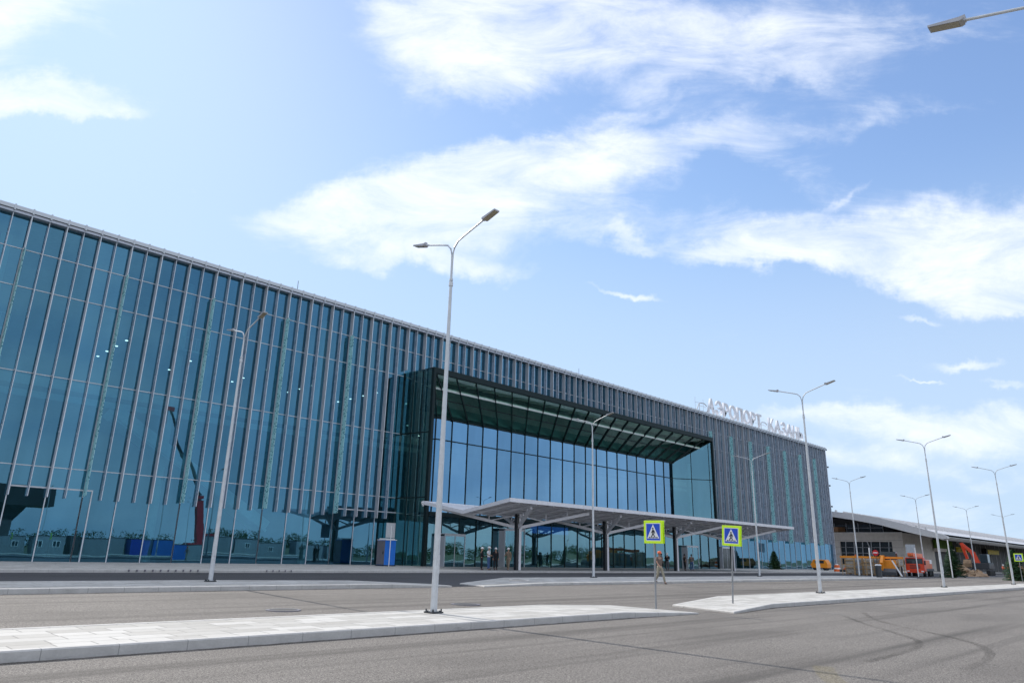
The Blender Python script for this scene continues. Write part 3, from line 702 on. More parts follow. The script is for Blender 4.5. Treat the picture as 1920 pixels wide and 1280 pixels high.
# ---- rooftop lettering
sign = thing('roof_sign', 'white Cyrillic letters reading airport and city name standing on the terminal roof', 'roof sign', (108, 59.3, 24.3))
def letter(ch, x, z, h, parent, mat, origin, depth=.32, ywid=None, facing='-y', name='letter'):
    cu = bpy.data.curves.new('t', 'FONT'); cu.body = ch; cu.size = 1; cu.extrude = depth/2/h; cu.offset = .012
    o = bpy.data.objects.new('t', cu); col.objects.link(o); bpy.context.view_layer.update()
    me = bpy.data.meshes.new_from_object(o.evaluated_get(bpy.context.evaluated_depsgraph_get())); bpy.data.objects.remove(o)
    xs_ = [v.co.x for v in me.vertices]; ys_ = [v.co.y for v in me.vertices]; x0, x1, y0, y1 = min(xs_), max(xs_), min(ys_), max(ys_)
    s = h/.73
    for v in me.vertices:
        px, py, pz = (v.co.x-x0)*s*(ywid or 1), max(0, v.co.y)*s, v.co.z*h
        v.co = (x+px-origin[0], 59.3-pz-origin[1], z+py-origin[2]) if facing == '-y' else (px, -pz, py)
    me.materials.clear(); me.materials.append(mat); ob = bpy.data.objects.new(name, me); col.objects.link(ob); ob.parent = parent
    return ob, (x1-x0)*s*(ywid or 1)
def word(txt, xa, xb, z, h):
    ws = []; tmp = []
    for ch in txt:
        o, wd = letter(ch, 0, z, h, sign, M['white_letter'], (108, 59.3, 24.3)); tmp.append(o); ws.append(wd)
    gap = .45; sc = (xb-xa-gap*(len(txt)-1))/sum(ws); x = xa
    for o, wd in zip(tmp, ws):
        for v in o.data.vertices: v.co.x = (v.co.x+108)*sc+x-108
        x += wd*sc+gap
word('АЭРОПОРТ', 106.5, 126.2, 25.35, 2.45); word('КАЗАНЬ', 129.2, 144.4, 25.35, 2.45)
m = MB()
for x in [104+1.6*k for k in range(27)]:
    m.tube([(x-108, .4, 0), (x-108, .4, 1.0)], .04, 5); m.tube([(x-108, .4, 1.0), (x-107.2, 1.6, 0)], .035, 5)
for z in (1.0, 1.9): m.beam((-3.5, .4, z), (38, .4, z), .06, .06)
m.box(-1, 38, -.35, .5, .25, .62)
m.build('support_frame', M['white'], sign)
for xx in (0, 22.3):
    m = MB(); x = -5.4+xx
    m.tube([(x, .2, 0), (x+1.4, .2, 2.0), (x+1.9, .2, 2.3), (x+3.2, .2, 2.4), (x+4.0, .2, 2.1)], .09, 6); m.tube([(x+1.6, .2, 0), (x+1.6, .2, 2.2)], .06, 6)
    m.tube([(x+2.8, .2, 0), (x+4.2, .2, 1.4)], .05, 6)
    if xx == 0: m.tube([(x+.3, .2, .3), (x+.3, .2, 3.1)], .03, 6); m.tube([(x+.3, .2, 2.2), (x+3.2, .2, 2.4)], .03, 6); m.tube([(x+2.9, .2, 0), (x+2.9, .2, 3)], .03, 6)
    m.build('service_ladder', M['galv'], sign)

# ------------------------------------------------------------------ entrance canopy
CX0, CX1, CYF, CYV, CYB = 40.2, 91.85, 40.0, 45.4, 50.7
canopy = thing('entrance_canopy', 'pale grey steel butterfly canopy on branching columns before the terminal entrance', 'canopy', (66, 45, .31))
def cpart(mb, name, mat, **k):
    mb.v = [(x-66, y-45, z-.31) for x, y, z in mb.v]; return mb.build(name, mat, canopy, **k)
ZF, ZV, ZB = 5.78, 4.98, 5.88
m = MB()
m.extr([(CYF, ZF-.12), (CYV, ZV-.1), (CYB, ZB-.12), (CYB, ZB), (CYV, ZV+.03), (CYF, ZF)], 'x', CX0+.06, CX1-.06); cpart(m, 'roof_deck', M['canopy'])
m = MB(); m.box(CX0, CX1, CYF-.12, CYF, ZF-.27, ZF+.04); m.box(CX0, CX1, CYB, CYB+.12, ZB-.27, ZB+.04)
for x in (CX0, CX1-.12):
    m.extr([(CYF, ZF-.27), (CYV, ZV-.27), (CYB, ZB-.27), (CYB, ZB+.02), (CYV, ZV+.02), (CYF, ZF+.02)], 'x', x, x+.12)
cpart(m, 'fascia', M['canopy'])
m = MB()
n_p = 12
for k in range(1, n_p):
    y = CYF+(CYB-CYF)*k/n_p; z = ZF+(ZV-ZF)*(y-CYF)/(CYV-CYF) if y < CYV else ZV+(ZB-ZV)*(y-CYV)/(CYB-CYV)
    m.box(CX0+.12, CX1-.12, y-.035, y+.035, z-.19, z-.13)
cpart(m, 'purlin', M['canopy'])
m = MB(); x = CX0+1.2
while x < CX1-1:
    m.extr([(CYF+.1, ZF-.36), (CYV, ZV-.33), (CYB-.1, ZB-.36), (CYB-.1, ZB-.2), (CYV, ZV-.17), (CYF+.1, ZF-.2)], 'x', x, x+.09); x += 2.07
cpart(m, 'rafter', M['canopy'])
for cx in (45.0, 57.3, 69.75, 82.3):
    y = 43.6
    m = MB(); m.box(cx-.02, cx+.26, y-.16, y+.16, .31, 4.9); c = cpart(m, 'column', M['canopy'])
    m = MB(); m.box(cx-.30, cx-.02, y-.14, y+.14, .31, 4.9); m.v = [(a-66, b-45, z-.31) for a, b, z in m.v]; m.build('drainpipe', M['canopy_dark'], c)
    m = MB(); f = Vector((cx, y, 3.75))
    for tip in ((cx+6.3, 40.9, 5.25), (cx-1.6, 40.6, 5.25), (cx-4.5, 48.5, 5.2), (cx+2.2, 47.9, 5.1)):
        m.beam(f, tip, .20, .25)
        mid = f.lerp(Vector(tip), .38); m.beam(mid, (mid.x, mid.y, 4.95), .08, .08); m.beam(mid, (cx+(mid.x-cx)*.15, y+(mid.y-y)*.15, 4.75), .08, .08)
        mid = f.lerp(Vector(tip), .68); m.beam(mid, (mid.x, mid.y, 5.3), .08, .08)
    m.v = [(a-66, b-45, z-.31) for a, b, z in m.v]; m.build('branch', M['canopy'], c)
m = MB(); m.beam((CX0-.25, CYB-.1, ZB-.1), (CX0-.1, CYB-.1, ZB-.4), .12, .12); m.tube([(CX0-.3, CYB-.4, ZB-.2), (CX0-.55, CYB-.5, ZB-.1)], .07, 8); cpart(m, 'security_camera', M['white'])

# ------------------------------------------------------------------ street lamps
def make_lamp():
    t = thing('street_lamp', 'x', 'street lamp')
    m = MB(); m.tube([(0, 0, .02), (0, 0, 1.9), (0, 0, 8.55)], [.085, .078, .042], 12); m.box(-.04, .04, -.092, -.07, .9, 1.35); m.build('pole', M['galv'], t, smooth=True)
    m = MB(); m.box(-.17, .17, -.17, .17, .0, .03)
    for sx in (-1, 1):
        for sy_ in (-1, 1): m.tube([(.13*sx, .13*sy_, .02), (.13*sx, .13*sy_, .09)], .018, 6); m.beam((.09*sx, .09*sy_, .03), (.14*sx, .14*sy_, .03), .04, .05)
    m.build('base_plate', M['steel_dark'], t)
    m = MB(); m.tube([(0, 0, 8.5), (0, 0, 8.62)], .06, 12); m.tube([(0, 0, 8.66), (0, 0, 8.72)], .052, 12); m.tube([(0, 0, 8.5), (0, 0, 9.25)], .034, 10); m.build('sleeve', M['galv'], t, smooth=True)
    for s in (-1, 1):
        m = MB(); m.tube([(0, .012*s, 9.2), (0, .02*s, 9.45), (0, .08*s, 9.65), (0, .22*s, 9.80), (0, .45*s, 9.88), (0, 1.26*s, 10.12)], .025, 8); a = m.build('arm', M['galv'], t, smooth=True)
        m = MB(); m.extr([(1.26*s, 10.10), (1.31*s, 10.085), (1.76*s, 10.215), (1.76*s, 10.25), (1.31*s, 10.16), (1.26*s, 10.155)], 'x', -.095, .095); m.box(-.04, .04, min(1.23*s, 1.31*s), max(1.23*s, 1.31*s), 10.09, 10.20)
        m.build('lamp_head', M['lamp_head'], a)
        m = MB(); m.extr([(1.33*s, 10.084), (1.73*s, 10.199), (1.73*s, 10.205), (1.33*s, 10.091)], 'x', -.075, .075); m.build('lens', M['lamp_lens'], a)
    return t
LAMPS = [(11.8, 14.24, .15, 'tall galvanised twin-arm street lamp at the front left, standing on the nearest paved island', 0),
 (36.2, 14.7, .15, 'twin-arm street lamp on the front island just right of the two crossing signs', 0),
 (57.0, 14.7, .15, 'twin-arm street lamp on the front island beyond the lamp near the crossing signs', 0),
 (76.9, 14.4, .15, 'twin-arm street lamp on the front island at the right edge of the photo', 0),
 (11.9, .33, 0, 'street lamp of which only one arm and lamp head show in the upper right corner', 0),
 (12.0, 27.6, .31, 'twin-arm street lamp on the shaded island at far left, before the glass facade', 0),
 (36.8, 29.0, .31, 'slim twin-arm street lamp before the middle of the entrance canopy', 0),
 (59.2, 29.0, .31, 'slim twin-arm street lamp at the right end of the entrance canopy', 0),
 (81.4, 28.8, .31, 'thin twin-arm street lamp just right of the terminal corner, before the stone block', 0),
 (105.0, 29.0, .16, 'thin twin-arm street lamp standing beside the orange mobile crane', 0),
 (128.0, 28.5, .16, 'distant twin-arm street lamp right of the near spruce', 0),
 (150.0, 28.0, .16, 'distant twin-arm street lamp behind the excavator arm', 0),
 (118.0, 14.6, .15, 'faint distant street lamp beyond the far right crossing sign', 0)]
lamp0 = make_lamp()
for i, (x, y, z, lab, rz) in enumerate(LAMPS):
    o = lamp0 if i == 0 else copy_tree(lamp0)
    o.location = (x, y, z); o.rotation_euler.z = R(random.uniform(-1.5, 1.5)) if i not in (0, 4) else 0; tag(o, lab, 'street lamp', 'twin-arm street lamps along the islands')
# mirrored ones behind the photographer
for i, (x, y) in enumerate([(-12, -14), (30, -16), (52, -16), (96, -20)]):
    o = copy_tree(lamp0); o.location = (x, y, 0); tag(o, 'street lamp behind the photographer, mirrored in the glass ' + ['at the far left', 'above the cabins', 'near the portal corner', 'in the portal recess'][i], 'street lamp', 'twin-arm street lamps along the islands')

# ------------------------------------------------------------------ road signs
PED = [  # walking figure in unit square (x right, y up), centre at .5
 [(.47, .70), (.53, .71), (.56, .66), (.55, .60), (.49, .58), (.45, .62)],
 [(.46, .57), (.55, .57), (.60, .46), (.66, .40), (.64, .36), (.57, .41), (.55, .45), (.56, .34), (.46, .34), (.44, .45), (.40, .40), (.41, .33), (.37, .33), (.35, .42), (.40, .52)],
 [(.46, .35), (.55, .35), (.62, .22), (.70, .10), (.64, .07), (.56, .19), (.50, .28), (.44, .18), (.36, .07), (.30, .10), (.39, .22)]]
def sign_face(m_col, x, s, d):
    """d = -1 faces -x; s = plate size; returns list of (mb, material)"""
    out = []
    def poly(pts, off):
        q = MB(); q.face([(x+d*off, -(p[0]-.5)*s*(-d)*-1, (p[1]-.5)*s) for p in pts]); return q
    def rr(a, r=.0): return [(.5-a, .5-a), (.5+a, .5-a), (.5+a, .5+a), (.5-a, .5+a)]
    out.append(('white_border', poly([(.11, .11), (.89, .11), (.89, .89), (.11, .89)], .001), M['white']))
    out.append(('blue_panel', poly([(.14, .14), (.86, .14), (.86, .86), (.14, .86)], .003), M['signblue']))
    out.append(('triangle', poly([(.18, .22), (.82, .22), (.5, .84)], .006), M['white']))
    fig = MB()
    for p in PED:
        pp = [((q[0]-.5)*.72+.5, (q[1]-.1)*.74+.25) for q in p]; fig.face([(x+d*.009, -(a-.5)*s*(-d)*-1, (b-.5)*s) for a, b in pp])
    for cx in (.30, .50, .70):
        pp = [(cx-.045, .235), (cx+.045, .235), (cx+.025, .285), (cx-.03, .285)]; fig.face([(x+d*.009, -(a-.5)*s*(-d)*-1, (b-.5)*s) for a, b in pp])
    out.append(('walking_figure', fig, M['black'])); return out
def crossing_sign(x, y, z, h, label, tilt=0., rz=0., s=.71):
    t = thing('crossing_sign', label, 'road sign', (x, y, z), rz); t.rotation_euler = (tilt, 0, rz)
    m = MB(); m.tube([(.0, 0, -.02), (.0, 0, h+.3)], .030, 10); m.build('post', M['post_grey'], t, smooth=True)
    for d in (-1, 1):
        xx = d*.034
        m = MB(); m.box(min(xx, xx+d*.02), max(xx, xx+d*.02), -s/2, s/2, h-s/2, h+s/2); pl = m.build('sign_plate', M['lime'], t, bevel=.012)
        for nm, q, mat in sign_face(None, xx+d*.02, s, d):
            q.v = [(a, b, c+h) for a, b, c in q.v]; o = q.build(nm, mat, pl)
    return t
crossing_sign(20.0, 13.30, .04, 2.32, 'lime framed pedestrian crossing sign on its own post, left one of the two near signs', R(.5), R(0))
crossing_sign(24.45, 13.05, .12, 2.28, 'lime framed pedestrian crossing sign leaning slightly, right one of the two near signs', R(3), R(2))
crossing_sign(97.0, 17.3, .02, 2.6, 'small distant pedestrian crossing sign at the right edge of the photo', 0, 0, .84)
# no entry sign
t = thing('no_entry_sign', 'round red no entry sign with white bar beside the fenced building materials', 'road sign', (79.2, 26.2, .29))
m = MB(); m.tube([(0, 0, 0), (0, 0, 2.55)], .035, 8); m.build('post', M['steel_dark'], t)
m = MB(); m.disc((-.05, 0, 2.35), .28, 'x', -.02, 28); d = m.build('disc', M['signred'], t)
m = MB(); m.box(-.08, -.074, -.2, .2, 2.305, 2.395); m.build('white_bar', M['white'], d)
t = thing('litter_bin', 'grey cylindrical litter bin at the foot of the no entry sign', 'bin', (78.6, 25.9, .29))
m = MB(); m.tube([(0, 0, 0), (0, 0, 1.1)], .27, 14); m.build('drum', M['steel_dark'], t, smooth=True)
m = MB(); m.tube([(0, 0, 1.1), (0, 0, 1.18), (0, 0, 1.24)], [.3, .3, .2], 14); m.build('lid', M['galv'], t, smooth=True)
t = thing('barrier_arm', 'white slanting parking barrier post before the orange loader', 'barrier', (88, 26.6, .22))
m = MB(); m.beam((0, 0, 0), (0, .9, 1.75), .12, .12); m.build('arm', M['white'], t); m = MB(); m.box(-.2, .2, -.2, .2, -.05, .1); m.build('foot', M['steel_dark'], t)
for i, (x, y, h, lab) in enumerate([(80.7, 27.3, 3.0, 'thin white post between the lamp and the no entry sign'), (98.5, 28.0, 3.4, 'thin white post just left of the orange crane truck cab'), (99.5, 24.6, 4.4, 'thin leaning white post between the truck and the near spruce')]):
    t = thing('marker_post', lab, 'post', (x, y, .16), 0, 'thin white posts at the kerb'); m = MB(); m.tube([(0, 0, 0), (0, 0, h)], .06, 6); m.build('shaft', M['white'], t); m = MB(); m.box(-.15, .15, -.15, .15, 0, .05); m.build('foot', M['steel_dark'], t)

# ------------------------------------------------------------------ portable toilet with board behind
t = thing('portable_toilet', 'blue and grey portable toilet cabin standing before the glass facade', 'portable toilet', (39.3, 54.5, .31), R(0))
m = MB(); m.box(-.58, .58, -.6, .6, .08, 2.2); m.build('cabin', M['blue_plastic'], t, bevel=.03)
m = MB(); m.box(-.63, -.585, -.56, .56, .12, 2.15); dr = m.build('door', M['grey_plastic'], t, bevel=.01)
m = MB(); m.box(-.67, -.63, -.46, -.38, 1.0, 1.25); m.build('handle', M['black'], dr)
m = MB(); m.prism([(-.64, -.66), (.64, -.66), (.64, .66), (-.64, .66)], 2.2, 2.26); m.prism([(-.5, -.5), (.5, -.5), (.5, .5), (-.5, .5)], 2.26, 2.36); m.build('roof', M['white'], t, bevel=.02)
m = MB(); m.box(-.62, .62, -.64, .64, 0, .08); m.build('skid', M['steel_dark'], t)
m = MB()
for k in range(5): m.box(-.4, .45, -.615, -.6, 1.55+k*.1, 1.59+k*.1)
for z in (.35, .75, 1.15): m.box(-.42, .46, -.62, -.6, z, z+.28)
m.build('vent_panel', M['blue_plastic'], t)
t = thing('notice_board', 'grey flat board on a pale post just behind the portable toilet', 'board', (38.3, 52.6, .31))
m = MB(); m.tube([(0, 0, 0), (0, 0, 3.4)], .035, 6); m.build('post', M['white'], t); m = MB(); m.box(-.5, .45, .05, .09, 2.4, 3.65); m.build('panel', M['galv'], t)

# ------------------------------------------------------------------ people
def skin_mesh(name, verts, edges, rads, mat, parent, sub=2, root=0):
    me = bpy.data.meshes.new(name); me.from_pydata(verts, edges, []); o = bpy.data.objects.new(name, me); col.objects.link(o)
    md = o.modifiers.new('s', 'SKIN'); md.use_smooth_shade = True
    for i, r in enumerate(rads):
        sv = me.skin_vertices[0].data[i]; sv.radius = r if hasattr(r, '__len__') else (r, r); sv.use_root = (i == root)
    sb = o.modifiers.new('u', 'SUBSURF'); sb.levels = sub; sb.render_levels = sub
    bpy.context.view_layer.update()
    m2 = bpy.data.meshes.new_from_object(o.evaluated_get(bpy.context.evaluated_depsgraph_get())); bpy.data.objects.remove(o)
    m2.materials.clear(); m2.materials.append(mat); m2.polygons.foreach_set('use_smooth', [True]*len(m2.polygons))
    ob = bpy.data.objects.new(name, m2); col.objects.link(ob); ob.parent = parent; return ob
def person(label, x, y, z, heading, top, legs, hat=None, stride=0., arms=('down', 'down'), h=1.76, boots=None, group=None):
    """local frame: the person faces -y. arms: 'down', 'fold', 'fwd', 'swingf', 'swingb'"""
    t = thing('person', label, 'person', (x, y, z), heading, group); s = h/1.76
    hip, kn, an = .92, .50, .09
    lf = [(.10, -.0, hip-.06), (.105, -stride*.55-.02, kn), (.105, -stride, an), (.105, -stride-.15, .04)]
    rf = [(-.10, .0, hip-.06), (-.105, stride*.25-.04*(stride > 0), kn), (-.105, stride*1.0, an+stride*.35), (-.105, stride-.13, .04+stride*.25)]
    def arm(sx, mode):
        sh = (.19*sx, 0, 1.42)
        if mode == 'down': return [sh, (.245*sx, .03, 1.14), (.25*sx, -.04, .90)]
        if mode == 'fold': return [sh, (.255*sx, .02, 1.16), (.06*sx, -.20, 1.10)]
        if mode == 'fwd': return [sh, (.24*sx, -.06, 1.15), (.17*sx, -.28, 1.16)]
        if mode == 'swingf': return [sh, (.24*sx, -.08, 1.16), (.22*sx, -.27, .99)]
        return [sh, (.24*sx, .14, 1.16), (.24*sx, .20, .92)]
    V = [(0, 0, hip), (0, .01, 1.10), (0, .0, 1.36), (0, .0, 1.47), (0, -.01, 1.55), (0, -.025, 1.63), (0, -.02, 1.71)]
    Rd = [(.145, .10), (.125, .09), (.155, .095), (.055, .055), (.058, .062), (.078, .095), (.06, .075)]
    Eg = [(i, i+1) for i in range(6)]
    def chain(pts, rr, rootv):
        k = len(V); V.extend(pts); Rd.extend(rr); Eg.append((rootv, k)); Eg.extend((k+i, k+i+1) for i in range(len(pts)-1))
    chain(lf, [.085, .058, .040, (.042, .03)], 0); chain(rf, [.085, .058, .040, (.042, .03)], 0)
    A = [arm(1, arms[0]), arm(-1, arms[1])]
    for a in A: chain(a, [.055, .040, .030], 2)
    for a in A:      # hands: palm then five fingers
        e, w_ = Vector(a[1]), Vector(a[2]); d = (w_-e).normalized(); sd = d.cross(Vector((0, -1, .2))).normalized()
        wi = [i for i, v in enumerate(V) if Vector(v) == w_][0]
        p = w_+d*.06; k = len(V); V.append(tuple(p)); Rd.append((.030, .016)); Eg.append((wi, k))
        for q, (off, ln) in enumerate(((-.028, .062), (-.010, .072), (.009, .068), (.026, .054))):
            b = len(V); m1 = p+sd*off+d*(.03); V.append(tuple(m1)); V.append(tuple(m1+d*ln*.6+Vector((0, -.012, 0)))); Rd.extend([.009, .007]); Eg.extend([(k, b), (b, b+1)])
        b = len(V); V.append(tuple(w_+d*.03-sd*.035+Vector((0, -.02, 0)))); V.append(tuple(w_+d*.065-sd*.045+Vector((0, -.035, 0)))); Rd.extend([.010, .008]); Eg.extend([(wi, b), (b, b+1)])
    sv = lambda L: [tuple(c*s for c in v) for v in L]; sr = lambda L: [tuple(q*s for q in r) if hasattr(r, '__len__') else r*s for r in L]
    body = skin_mesh('body', sv(V), Eg, sr(Rd), M['skin'], t, 1)
    # nose
    g = 1.19
    SV = [(0, 0, hip-.08), (0, .01, 1.10), (0, .0, 1.36), (0, .0, 1.46)]; SR = [(.165, .125), (.150, .115), (.180, .125), (.085, .08)]; SE = [(0, 1), (1, 2), (2, 3)]
    for a in A:
        k = len(SV); long = top[1]; e, w_ = Vector(a[1]), Vector(a[2]); end = e+(w_-e)*.92 if long else Vector(a[0]).lerp(e, .75)
        pts = [a[0], a[1], tuple(end)] if long else [a[0], tuple(end)]; SV += pts; SR += [.075, .056, .045] if long else [.075, .066]; SE.append((2, k)); SE += [(k+i, k+i+1) for i in range(len(pts)-1)]
    skin_mesh('jacket' if top[1] else 'shirt', sv(SV), SE, sr(SR), top[0], t, 1)
    TV = [(0, 0, hip+.12), (0, 0, hip-.04)]; TR = [(.16, .12), (.155, .12)]; TE = [(0, 1)]
    for L in (lf, rf): k = len(TV); TV += L[:3]; TR += [.105, .078, .066]; TE += [(1, k), (k, k+1), (k+1, k+2)]
    skin_mesh('trousers', sv(TV), TE, sr(TR), legs, t, 1)
    for L in (lf, rf): 
        a, b = Vector(L[2]), Vector(L[3]); skin_mesh('shoe', sv([(a.x, a.y+.03, b.z+.01), tuple((a+b)/2+Vector((0, 0, -.02))), (b.x, b.y-.03, b.z)]), [(0, 1), (1, 2)], sr([(.05, .05), (.052, .045), (.045, .035)]), boots or M['shoe'], t, 1)
    if hat is not None:
        m = MB(); rings = [(.118, 1.665), (.118, 1.70), (.108, 1.745), (.08, 1.785), (.035, 1.805)]
        n = 14; i0 = 0
        for r_, zz in rings:
            for j_ in range(n): a = 2*math.pi*j_/n; m.v.append((math.cos(a)*r_*s*.92, (math.sin(a)*r_*1.12-.02)*s, zz*s))
        for k in range(len(rings)-1):
            for j_ in range(n): m.f.append((k*n+j_, k*n+(j_+1) % n, (k+1)*n+(j_+1) % n, (k+1)*n+j_)); m.mi.append(0)
        m.f.append(tuple((len(rings)-1)*n+j_ for j_ in range(n))); m.mi.append(0)
        m.prism([(-.09*s, -.13*s), (.09*s, -.13*s), (.06*s, -.205*s), (-.06*s, -.205*s)], 1.655*s, 1.668*s)
        m.build('hard_hat', hat, t, smooth=True)
    else:
        m = MB(); n = 14; rings = [(.088, 1.60), (.098, 1.67), (.09, 1.74), (.055, 1.785)]
        for r_, zz in rings:
            for j_ in range(n): a = 2*math.pi*j_/n; m.v.append((math.cos(a)*r_*s*.9, (math.sin(a)*r_*1.1+.0)*s, zz*s))
        for k in range(len(rings)-1):
            for j_ in range(n): m.f.append((k*n+j_, k*n+(j_+1) % n, (k+1)*n+(j_+1) % n, (k+1)*n+j_)); m.mi.append(0)
        m.f.append(tuple((len(rings)-1)*n+j_ for j_ in range(n))); m.mi.append(0)
        m.build('hair', M['shoe'], t, smooth=True)
    # face: nose, eyes, mouth as one small child
    m = MB(); m.tube([(0, -.10*s, 1.655*s), (0, -.135*s, 1.615*s)], [.008*s, .016*s], 6)
    m.build('nose', M['skin'], t)
    m = MB()
    for sx in (-1, 1): m.box((.03*sx-.013)*s, (.03*sx+.013)*s, -.118*s, -.108*s, 1.645*s, 1.655*s)
    m.box(-.022*s, .022*s, -.115*s, -.105*s, 1.578*s, 1.586*s); m.build('eyes_and_mouth', M['black'], t)
    return t
C = lambda n, c: simple(n, c, .85, 0, .1, 20)
M['tee_white'] = C('white_tee', (.75, .75, .76)); M['cl_black'] = C('black_cloth', (.012, .012, .015)); M['denim'] = C('denim', (.05, .10, .22)); M['khaki'] = C('khaki_cloth', (.22, .17, .12))
M['khaki_lt'] = C('light_camouflage', (.32, .29, .22)); M['grey_cl'] = C('grey_cloth', (.10, .10, .11)); M['brown_cl'] = C('brown_cloth', (.16, .12, .10)); M['hivis'] = C('hi_vis', (.8, .16, .08)); M['hat_orange'] = simple('orange_helmet', (.85, .16, .05), .4)
M['hat_white'] = simple('white_helmet', (.85, .85, .85), .35, 0, .02)
person('man in black suit and white hard hat behind the man in a white t-shirt', 40.9, 43.65, .31, R(60), (M['cl_black'], True), M['cl_black'], M['hat_white'], 0, ('down', 'fold'), 1.74)
person('man in white t-shirt, blue jeans and white hard hat talking with hands folded', 41.25, 43.2, .31, R(25), (M['tee_white'], False), M['denim'], M['hat_white'], 0, ('fold', 'fold'), 1.80)
person('man in black clothes and white hard hat right of the man in white', 42.6, 43.8, .31, R(-20), (M['cl_black'], True), M['cl_black'], M['hat_white'], 0, ('down', 'down'), 1.74)
person('man in tan camouflage and white hard hat beside the first canopy column', 43.4, 43.1, .31, R(-80), (M['khaki'], True), M['khaki'], M['hat_white'], .12, ('down', 'fwd'), 1.76, M['brown_cl'])
person('man in brown shirt, light camouflage trousers and orange hard hat stepping off the kerb', 36.6, 24.0, .15, R(-20), (M['brown_cl'], False), M['khaki_lt'], M['hat_orange'], .30, ('swingb', 'swingf'), 1.78, M['brown_cl'])
person('man in dark jacket and white hard hat under the canopy right of the walking man', 66.9, 42.9, .31, R(-70), (M['cl_black'], True), M['grey_cl'], M['hat_white'], 0, ('fwd', 'fwd'), 1.8)
person('man in dark clothes half hidden by the third canopy column', 69.3, 45.2, .31, R(0), (M['cl_black'], True), M['cl_black'], None, 0, ('down', 'down'), 1.76)
person('man in black t-shirt and dark trousers, left of the man in jeans', 72.1, 44.0, .31, R(60), (M['cl_black'], False), M['cl_black'], None, .05, ('fold', 'down'), 1.76)
person('man in grey jacket and blue jeans at the right end of the standing group', 71.9, 43.0, .31, R(120), (M['brown_cl'], True), M['denim'], None, .1, ('down', 'fwd'), 1.76)

# ------------------------------------------------------------------ the older terminal beyond
t1 = thing('old_terminal', 'older terminal with curved pale roof, stone block and dark cladding at far right', 'building', (170, 50, .1))
def t1p(mb, name, mat, parent=None, **k):
    mb.v = [(x-170, y-50, z-.1) for x, y, z in mb.v]; return mb.build(name, mat, parent or t1, **k)
m = MB()
m.box(170, 171, 63.6, 84, .1, 8.1); m.box(170, 171, 50.5, 52.7, .1, 8.1); m.box(170, 171, 52.7, 63.6, 6.2, 8.1); m.box(170, 171, 52.7, 63.6, .1, 1.3)
m.box(171, 192, 50.5, 51.2, .1, 8.1); m.box(171, 192, 51.2, 84, 7.6, 8.0); blk = t1p(m, 'stone_block', M['stone_lt'])
m = MB(); m.box(169.96, 170, 50.4, 84, 8.06, 8.2); t1p(m, 'coping', M['white'], blk)
m = MB(); m.box(170.5, 170.6, 52.7, 63.6, 1.3, 6.2); win = t1p(m, 'window', M['windscreen'], blk)
m = MB()
for z in (2.6, 3.8, 5.0): m.box(170.38, 170.5, 52.7, 63.6, z-.05, z+.05)
for k in range(6): y = 53.7+k*1.8; m.beam((170.3, y, 1.3), (170.3, y-.3, 6.2), .16, .16)
m.beam((170.2, 56.2, 1.3), (170.2, 57.8, 6.2), .16, .16); t1p(m, 'glazing_bars', M['galv'], win)
m = MB()
for z in (2.0, 3.5, 5.0, 6.5): m.box(169.985, 170, 50.5, 84, z, z+.03)
t1p(m, 'cladding_joint', M['stone_dk'], blk)
prof = [(84, 14.0, 13.0), (74, 13.5, 12.6), (66, 12.8, 11.8), (61, 12.2, 11.05), (56.5, 11.6, 10.3), (51.3, 10.65, 9.2), (46.4, 9.3, 7.8), (42.7, 8.15, 6.9), (40.2, 7.35, 6.5), (39.5, 7.0, 6.6)]
poly = [(y, a) for y, a, b in prof]+[(y, b) for y, a, b in reversed(prof)]
m = MB(); m.extr(poly, 'x', 160, 161.2); t1p(m, 'roof_edge', M['roof_lt'])
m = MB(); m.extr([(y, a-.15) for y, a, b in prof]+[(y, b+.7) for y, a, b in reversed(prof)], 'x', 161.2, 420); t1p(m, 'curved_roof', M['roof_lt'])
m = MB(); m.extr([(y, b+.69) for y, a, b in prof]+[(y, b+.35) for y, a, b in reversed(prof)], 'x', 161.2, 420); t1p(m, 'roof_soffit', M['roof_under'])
m = MB(); m.tube([(161, 40.6, 6.95), (420, 40.6, 6.95)], .62, 12); t1p(m, 'eave_tube', M['roof_lt'], smooth=True)
m = MB()
for k in range(64): 
    x = 164+k*4; m.box(x, x+.25, 41, 62, 8.2, 8.21) if False else m.beam((x, 44, 8.75), (x, 60, 12.25), .2, .35)
for k in range(22): y = 43+k*1.7; zz = 8.3+(y-43)*.2 if y < 60 else 12.0+(y-60)*.1; m.box(160.2, 160.8, y, y+.3, zz, zz+.45)
t1p(m, 'snow_guard', M['roof_lt'])['kind'] = 'stuff'
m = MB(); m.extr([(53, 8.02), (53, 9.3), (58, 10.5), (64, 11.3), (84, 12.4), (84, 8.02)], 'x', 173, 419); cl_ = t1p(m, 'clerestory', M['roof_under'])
m = MB(); m.box(172.9, 173, 55, 66, 8.3, 10.0); t1p(m, 'clerestory_window', M['windscreen'], cl_)
m = MB()
for k in range(5): m.box(172.8, 172.9, 55+k*2.6, 55.12+k*2.6, 8.2, 10.3)
m.box(172.8, 172.9, 55, 66, 9.2, 9.3); t1p(m, 'clerestory_bars', M['galv'], cl_)
m = MB(); m.prism([(170.6, 64), (170.6, 76), (172.5, 76), (172.5, 63)], 8.2, 9.4); t1p(m, 'upper_drum', M['wood_panel'])
m = MB(); m.box(192, 420, 51, 52, .1, 8.3); dk = t1p(m, 'dark_facade', M['stone_dk'])
m = MB()
for k in range(40): x = 193+k*5.6; m.box(x, x+.12, 50.9, 51, .1, 8.3)
t1p(m, 'facade_rib', M['roof_lt'], dk)
m = MB(); m.box(191, 204.5, 49.6, 50.2, 5.4, 7.3); t1p(m, 'green_wall', M['grassgreen'])
